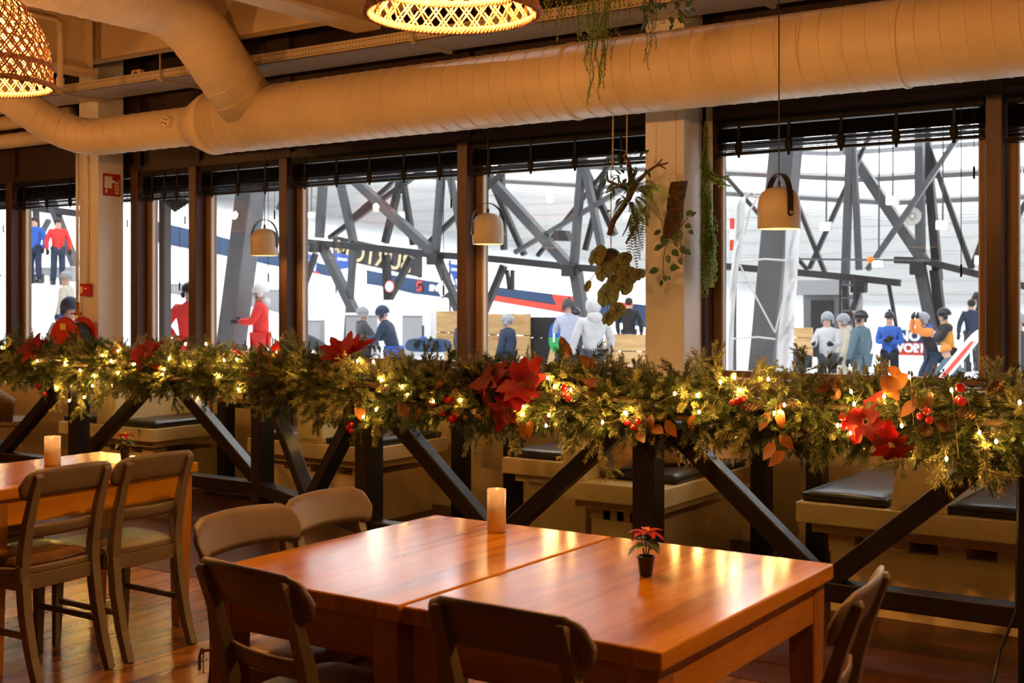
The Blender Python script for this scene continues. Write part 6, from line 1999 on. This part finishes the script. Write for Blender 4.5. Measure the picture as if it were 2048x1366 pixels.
def person(u, yc, H, face, label, jacket, trousers, head='helmet', hcol='blackshell', lean=0.0, arms='down', legs='stand', vest=None, glove='glove', hood=None, goggles=False, dz=0.0, boots=True, group=None, jlen=0.0, sleeve=None):
    p = at_depth(u, HZ, yc)
    zf = snow_z(p.x, p.y) - 0.03 + dz
    t = thing('person', label, 'person', (p.x, p.y, zf), R(face) + YAW - math.atan((u - 1024) / F), group)   # face is relative to the line of sight
    s = H / 1.75
    L = math.sin(lean); Cc = math.cos(lean)
    hipz = 0.93 if legs != 'crouch' else 0.62
    def tp(y, z):   # torso point: y, z above the hip, tilted by lean
        return Vector((0, y * Cc + z * L, hipz + z * Cc - y * L))
    V = lambda x, v: Vector((x, v.y, v.z))
    j = {}
    j['pel'] = tp(0, 0); j['spine'] = tp(-0.005, 0.22); j['chest'] = tp(-0.01, 0.40); j['neck'] = tp(0.0, 0.56)
    hl = lean * 0.55
    hd = Vector((0, math.sin(hl), math.cos(hl)))
    fw = Vector((0, math.cos(hl), -math.sin(hl)))
    j['jaw'] = j['neck'] + hd * 0.075 + fw * 0.02; j['mid'] = j['neck'] + hd * 0.16 + fw * 0.012; j['top'] = j['neck'] + hd * 0.235
    j['nose'] = j['jaw'] + hd * 0.065 + fw * 0.098
    for sd, nm in ((1, 'R'), (-1, 'L')):
        sh = tp(0, 0.48); sh.x = 0.185 * sd; j['sh' + nm] = sh
        if arms == 'down' or (arms == 'mixed' and sd < 0):
            el = sh + Vector((0.11 * sd, 0.0, -0.27)); wr = el + Vector((-0.01 * sd, 0.09, -0.24))
        elif arms == 'cross':
            el = sh + Vector((0.05 * sd, 0.06, -0.27)); wr = el + Vector((-0.22 * sd, 0.17, 0.06 + 0.02 * sd))
        elif arms == 'fwd':
            el = sh + Vector((0.05 * sd, 0.10, -0.25)); wr = el + Vector((-0.06 * sd, 0.24, 0.02))
        elif arms == 'reach':
            el = sh + Vector((0.03 * sd, 0.16, -0.22)); wr = el + Vector((-0.02 * sd, 0.12, -0.22))
        elif arms in ('up', 'mixed'):
            el = sh + Vector((0.10 * sd, 0.2, 0.0)); wr = el + Vector((-0.12 * sd, 0.0, 0.26))
        elif arms == 'hips':
            el = sh + Vector((0.16 * sd, -0.04, -0.24)); wr = el + Vector((-0.10 * sd, 0.12, -0.16))
        else:
            el = sh + Vector((0.28 * sd, 0.0, -0.08)); wr = el + Vector((0.22 * sd, 0.05, -0.05))
        j['el' + nm], j['wr' + nm] = el, wr
        hp = Vector((0.095 * sd, j['pel'].y, hipz - 0.03)); j['hip' + nm] = hp
        if legs == 'stand':
            kn = Vector((0.105 * sd, 0.02, 0.49)); an = Vector((0.12 * sd, -0.02, 0.085))
        elif legs == 'walk':
            kn = Vector((0.1 * sd, 0.06 + 0.12 * sd, 0.49)); an = Vector((0.11 * sd, -0.02 + 0.26 * sd, 0.085 + (0.05 if sd < 0 else 0)))
        elif legs == 'bent':
            kn = Vector((0.12 * sd, 0.20 if sd > 0 else 0.12, 0.50)); an = Vector((0.13 * sd, 0.0, 0.085))
        else:
            kn = Vector((0.17 * sd, 0.34, 0.50)); an = Vector((0.16 * sd, 0.10, 0.085))
        j['kn' + nm], j['an' + nm] = kn, an
        j['to' + nm] = an + Vector((0.02 * sd, 0.15, -0.05))
    for k in j: j[k] = j[k] * s
    def mk(name, spec, m, sub=1):
        names, ed, rad = [], [], []
        for nm, par, r in spec:
            names.append(nm); rad.append(tuple(q * s for q in r) if isinstance(r, tuple) else r * s)
            if par is not None: ed.append((names.index(par), len(names) - 1))
        return skinned(name, [(j[n_] if isinstance(n_, str) else n_) for n_ in names], ed, rad, m, t, sub)
    body = [('pel', None, (0.13, 0.10)), ('spine', 'pel', (0.12, 0.095)), ('chest', 'spine', (0.15, 0.105)), ('neck', 'chest', 0.055), ('jaw', 'neck', (0.062, 0.072)), ('mid', 'jaw', (0.076, 0.092)), ('top', 'mid', (0.05, 0.06)), ('nose', 'jaw', 0.012)]
    for n_ in 'RL':
        body += [('sh' + n_, 'chest', 0.06), ('el' + n_, 'sh' + n_, 0.042), ('wr' + n_, 'el' + n_, 0.028), ('hip' + n_, 'pel', 0.085), ('kn' + n_, 'hip' + n_, 0.058), ('an' + n_, 'kn' + n_, 0.042), ('to' + n_, 'an' + n_, 0.035)]
    bd_ = mk('body', body, SKIN)
    j['hem'] = j['pel'] + Vector((0, 0, (-0.10 - jlen) * s))
    j['col'] = j['neck'] + hd * 0.035 * s
    j['yoke'] = j['chest'].lerp(j['neck'], 0.72)
    for n_ in 'RL': j['cuff' + n_] = j['el' + n_].lerp(j['wr' + n_], 0.97)
    jk = [('hem', None, (0.168, 0.14)), ('pel', 'hem', (0.175, 0.145)), ('spine', 'pel', (0.165, 0.14)), ('chest', 'spine', (0.185, 0.145)), ('yoke', 'chest', (0.13, 0.11)), ('col', 'yoke', 0.082)]
    if vest:
        mk('vest', jk, K[vest])
        sl = [('chest', None, (0.165, 0.12))]
        for n_ in 'RL': sl += [('sh' + n_, 'chest', 0.085), ('el' + n_, 'sh' + n_, 0.068), ('cuff' + n_, 'el' + n_, 0.052)]
        mk('sleeves', sl, K[sleeve or jacket])
    else:
        for n_ in 'RL': jk += [('sh' + n_, 'chest', 0.088), ('el' + n_, 'sh' + n_, 0.07), ('cuff' + n_, 'el' + n_, 0.054)]
        mk('jacket', jk, K[jacket])
    if hood:
        q = j['neck'] + Vector((0, -0.075, -0.01)) * s
        mb = MB(); mb.ball(q, (0.12 * s, 0.085 * s, 0.085 * s), 14, 10); mb.build('hood', K[hood], t, smooth=True)
    for n_ in 'RL': j['leg' + n_] = j['kn' + n_].lerp(j['an' + n_], 1.06)
    tr = [('pel', None, (0.15, 0.125))]
    for n_ in 'RL': tr += [('hip' + n_, 'pel', 0.11), ('kn' + n_, 'hip' + n_, 0.09), ('leg' + n_, 'kn' + n_, 0.085)]
    mk('trousers', tr, K[trousers])
    for n_ in 'RL':
        a, b = j['an' + n_], j['to' + n_]
        mb = MB(); mb.sweep([a + Vector((0, -0.05, 0.16)) * s, a + Vector((0, -0.05, 0.02)) * s, a + Vector((0, -0.06, -0.075)) * s], 0.14 * s, 0.17 * s, (1, 0, 0))
        mb.sweep([a + Vector((0, -0.1, -0.05)) * s, b + Vector((0, 0.03, 0.01)) * s], [0.125 * s, 0.11 * s], [0.11 * s, 0.10 * s], (1, 0, 0)); mb.build('boot', K['boot'], t, bevel=0.012)
        hand_mesh(j['wr' + n_] - (j['wr' + n_] - j['el' + n_]).normalized() * 0.02, j['wr' + n_] - j['el' + n_], t, K[glove] if glove else SKIN, 1 if n_ == 'L' else -1)
    Mh = Matrix.Translation(j['mid']) @ Matrix.Rotation(-hl, 4, 'X') @ Matrix.Scale(s, 4)
    def part(name, m, mb, par=None):
        q = MB().join(mb, Mh); return q.build(name, m, par or t, smooth=True)
    if head == 'helmet':
        pr = [(0.126 * math.cos(a * PI / 20), 0.135 * math.sin(a * PI / 20)) for a in range(10)] + [(0.0, 0.135)]
        mb = MB(); q = MB().lathe([(0.120, -0.03)] + [(r, z) for r, z in pr], 22)
        mb.join(q, Matrix.Translation((0, -0.012, 0.012)) @ Matrix.Diagonal((0.94, 1.08, 1.0, 1)))
        for sd in (-1, 1): mb.ball((0.098 * sd, -0.025, -0.045), (0.028, 0.05, 0.05), 10, 8)
        hp_ = part('helmet', K[hcol], mb)
        mb = MB()
        for sd in (-1, 1): mb.tube([(0.098 * sd, 0.0, -0.06), (0.07 * sd, 0.05, -0.115), (0, 0.068, -0.135)], 0.006, 5)
        part('chin_strap', K['black'], mb, hp_)
    elif head == 'beanie':
        mb = MB(); q = MB().lathe([(0.108, -0.01), (0.112, 0.03), (0.104, 0.07), (0.075, 0.12), (0.0, 0.14)], 20); mb.join(q, Matrix.Diagonal((0.95, 1.1, 1, 1)) @ Matrix.Translation((0, -0.005, 0.005))); mb.ball((0, 0, 0.15), 0.03, 10, 8); part('beanie', K[hcol], mb)
    elif head == 'hair':
        mb = MB(); mb.ball((0, -0.02, 0.02), (0.098, 0.112, 0.10), 16, 12); part('hair', K[hcol], mb)
    elif head == 'hood':
        mb = MB(); mb.ball((0, -0.03, 0.0), (0.118, 0.125, 0.135), 18, 12); part('hood', K[hcol], mb)
    if goggles:
        mb = MB(); mb.sweep([(0.085, 0.045, 0.085), (0.05, 0.115, 0.09), (-0.05, 0.115, 0.09), (-0.085, 0.045, 0.085)], 0.06, 0.02, (0, 0, 1)); part('goggles', K['lens'], mb)
    for sd in (-1, 1):
        mb = MB(); mb.ball((0.03 * sd, 0.089, -0.022), (0.010, 0.006, 0.007), 8, 6); part('eye', K['eye'], mb, bd_)
    mb = MB(); mb.tube([(-0.022, 0.088, -0.085), (0, 0.094, -0.088), (0.022, 0.088, -0.085)], 0.005, 5); part('mouth', mat_lip, mb, bd_)
    return t
mat_lip = mat('lip', (0.45, 0.16, 0.13), 0.5)
# facing: 0 = away from us (+Y); 180 = towards the restaurant
person(1015, 24, 1.66, 62, 'person in a dark navy jacket and grey helmet standing sideways right of the middle mullion', 'navy', 'black', hcol='silver')
person(1186, 19.5, 1.86, 20, 'person in a long white hooded coat seen from behind, under the round leaf plant', 'white', 'dgrey', head='hood', hcol='white', hood='white', jlen=0.16)
person(1258, 30, 1.78, -15, 'person with short dark hair in a black jacket near the white column', 'black', 'black', head='hair', hcol='hair', arms='down', dz=0.35)
person(1136, 22.5, 1.66, 10, 'person in a pale lavender jacket and black trousers left of the white hooded coat', 'lav', 'black', head='helmet', hcol='dgrey', arms='fwd', dz=0.1)
person(1150, 24.5, 1.80, -40, 'person in a dark grey jacket half hidden behind the pale lavender jacket', 'dgrey', 'navy', hcol='blackshell', arms='fwd')
person(521, 19.5, 1.74, 82, 'ski instructor in a red suit and white helmet in profile, beside the slanted grey pillar', 'red', 'red', hcol='whiteshell', arms='fwd', hood='white')
person(380, 17.5, 1.78, -20, 'ski instructor in a red suit seen from behind through the narrow window', 'red', 'red', hcol='blackshell', arms='hips')
person(140, 15.0, 1.72, 20, 'person in a beige jacket and dark helmet behind the red hose reel', 'beige', 'beige', hcol='navy', dz=0.1)
person(133, 25, 1.76, 70, 'person in a tan jacket and blue trousers on the slope at the far left', 'beige', 'blue', hcol='grey', head='beanie', dz=0.0)
person(70, 33, 1.78, 150, 'person in a blue jacket on the upper terrace, leftmost', 'blue', 'navy', head='hair', hcol='hair', dz=0.5)
person(116, 33, 1.78, 190, 'person in a red jacket on the upper terrace beside the truss', 'red', 'navy', head='hair', hcol='hair', dz=0.5)
person(725, 25.5, 1.78, -75, 'person in a dark jacket gliding past the blue flag beside the mirrored sign', 'dgrey', 'black', legs='bent', arms='reach', hcol='grey')
person(652, 22.5, 1.60, 90, 'person in dark clothes bending forward right of the second mullion', 'dgrey', 'black', lean=1.0, legs='bent', arms='reach', hcol='blackshell')
person(788, 22.0, 1.70, 75, 'person in a navy jacket and bright blue trousers beside the padded pole', 'navy', 'blue', lean=0.35, legs='bent', arms='fwd', hcol='navy')
person(926, 24.5, 1.75, -60, 'person in a dark grey jacket just left of the middle mullion', 'dgrey', 'black', hcol='silver')
# the group in the right window
person(1607, 23.5, 1.72, 95, 'person in a dull purple jacket bending down beside the white tarp', 'purple', 'dgrey', lean=1.15, legs='bent', arms='reach', hcol='purple', head='beanie')
person(1655, 24.0, 1.80, 165, 'person in a white jacket and grey helmet, leftmost standing skier on the right', 'white', 'dgrey', hcol='silver', arms='fwd')
person(1687, 25.0, 1.76, 100, 'person in a beige hooded jacket and silver helmet behind the white jacket', 'beige', 'beige', hcol='silver', hood='beige')
person(1722, 23.0, 1.84, 60, 'person in a slate blue jacket with yellow goggles on a black helmet', 'slate', 'slate', hcol='blackshell', goggles=True)
person(1779, 26.0, 1.80, 175, 'person in a bright blue jacket with crossed arms facing the restaurant', 'blue', 'black', hcol='blackshell', head='beanie', arms='cross')
person(1866, 24.5, 1.80, 105, 'person in black with one orange sleeve raised to a grey helmet', 'black', 'navy', hcol='silver', vest='black', sleeve='orange', arms='up', lean=0.3, legs='bent', hood='blue')
person(1897, 25.6, 1.86, 95, 'person in a mustard vest with black sleeves looking down', 'black', 'black', hcol='blackshell', vest='yellow', sleeve='black', arms='fwd', lean=0.12)
person(1921, 22.0, 1.55, 60, 'person in a blue jacket crouching behind a white snowboard', 'slate', 'black', lean=0.5, legs='crouch', arms='reach', hcol='orange', head='beanie')
person(1943, 30.0, 1.76, 20, 'person in a navy jacket standing further back near the right mullion', 'navy', 'dgrey', head='hair', hcol='hair')
person(1964, 36.0, 1.70, 10, 'person in black with a pink hat, farthest skier near the right mullion', 'black', 'black', head='beanie', hcol='pink', dz=-0.0)
person(2037, 20.0, 1.78, 30, 'person in dark clothes cut by the right picture edge', 'dgrey', 'black', hcol='grey')
# snowboard held on edge by the crouching person
b0 = at(1908, 725, 21.3)
t = thing('snowboard', 'white and red snowboard standing tilted in front of the crouching skier', 'snowboard', (b0.x, b0.y, b0.z))
mb = MB(); mb.prism([(1.35 * p[0], 0.9 * p[1]) for p in ol], (0, 0, 0), (0.62, 0, 0.78), (-0.6, 0.5, 0.48), (0.02, -0.025, 0.0)); mb.build('deck', M['bannerwhite'], t, bevel=0.006)
mb = MB(); mb.prism([(1.1 * p[0] - 0.1, 0.35 * p[1]) for p in ol], (0.022, -0.027, 0), (0.62, 0, 0.78), (-0.6, 0.5, 0.48), (0.004, -0.005, 0.0)); mb.build('red_stripe', M['bannerred'], t)
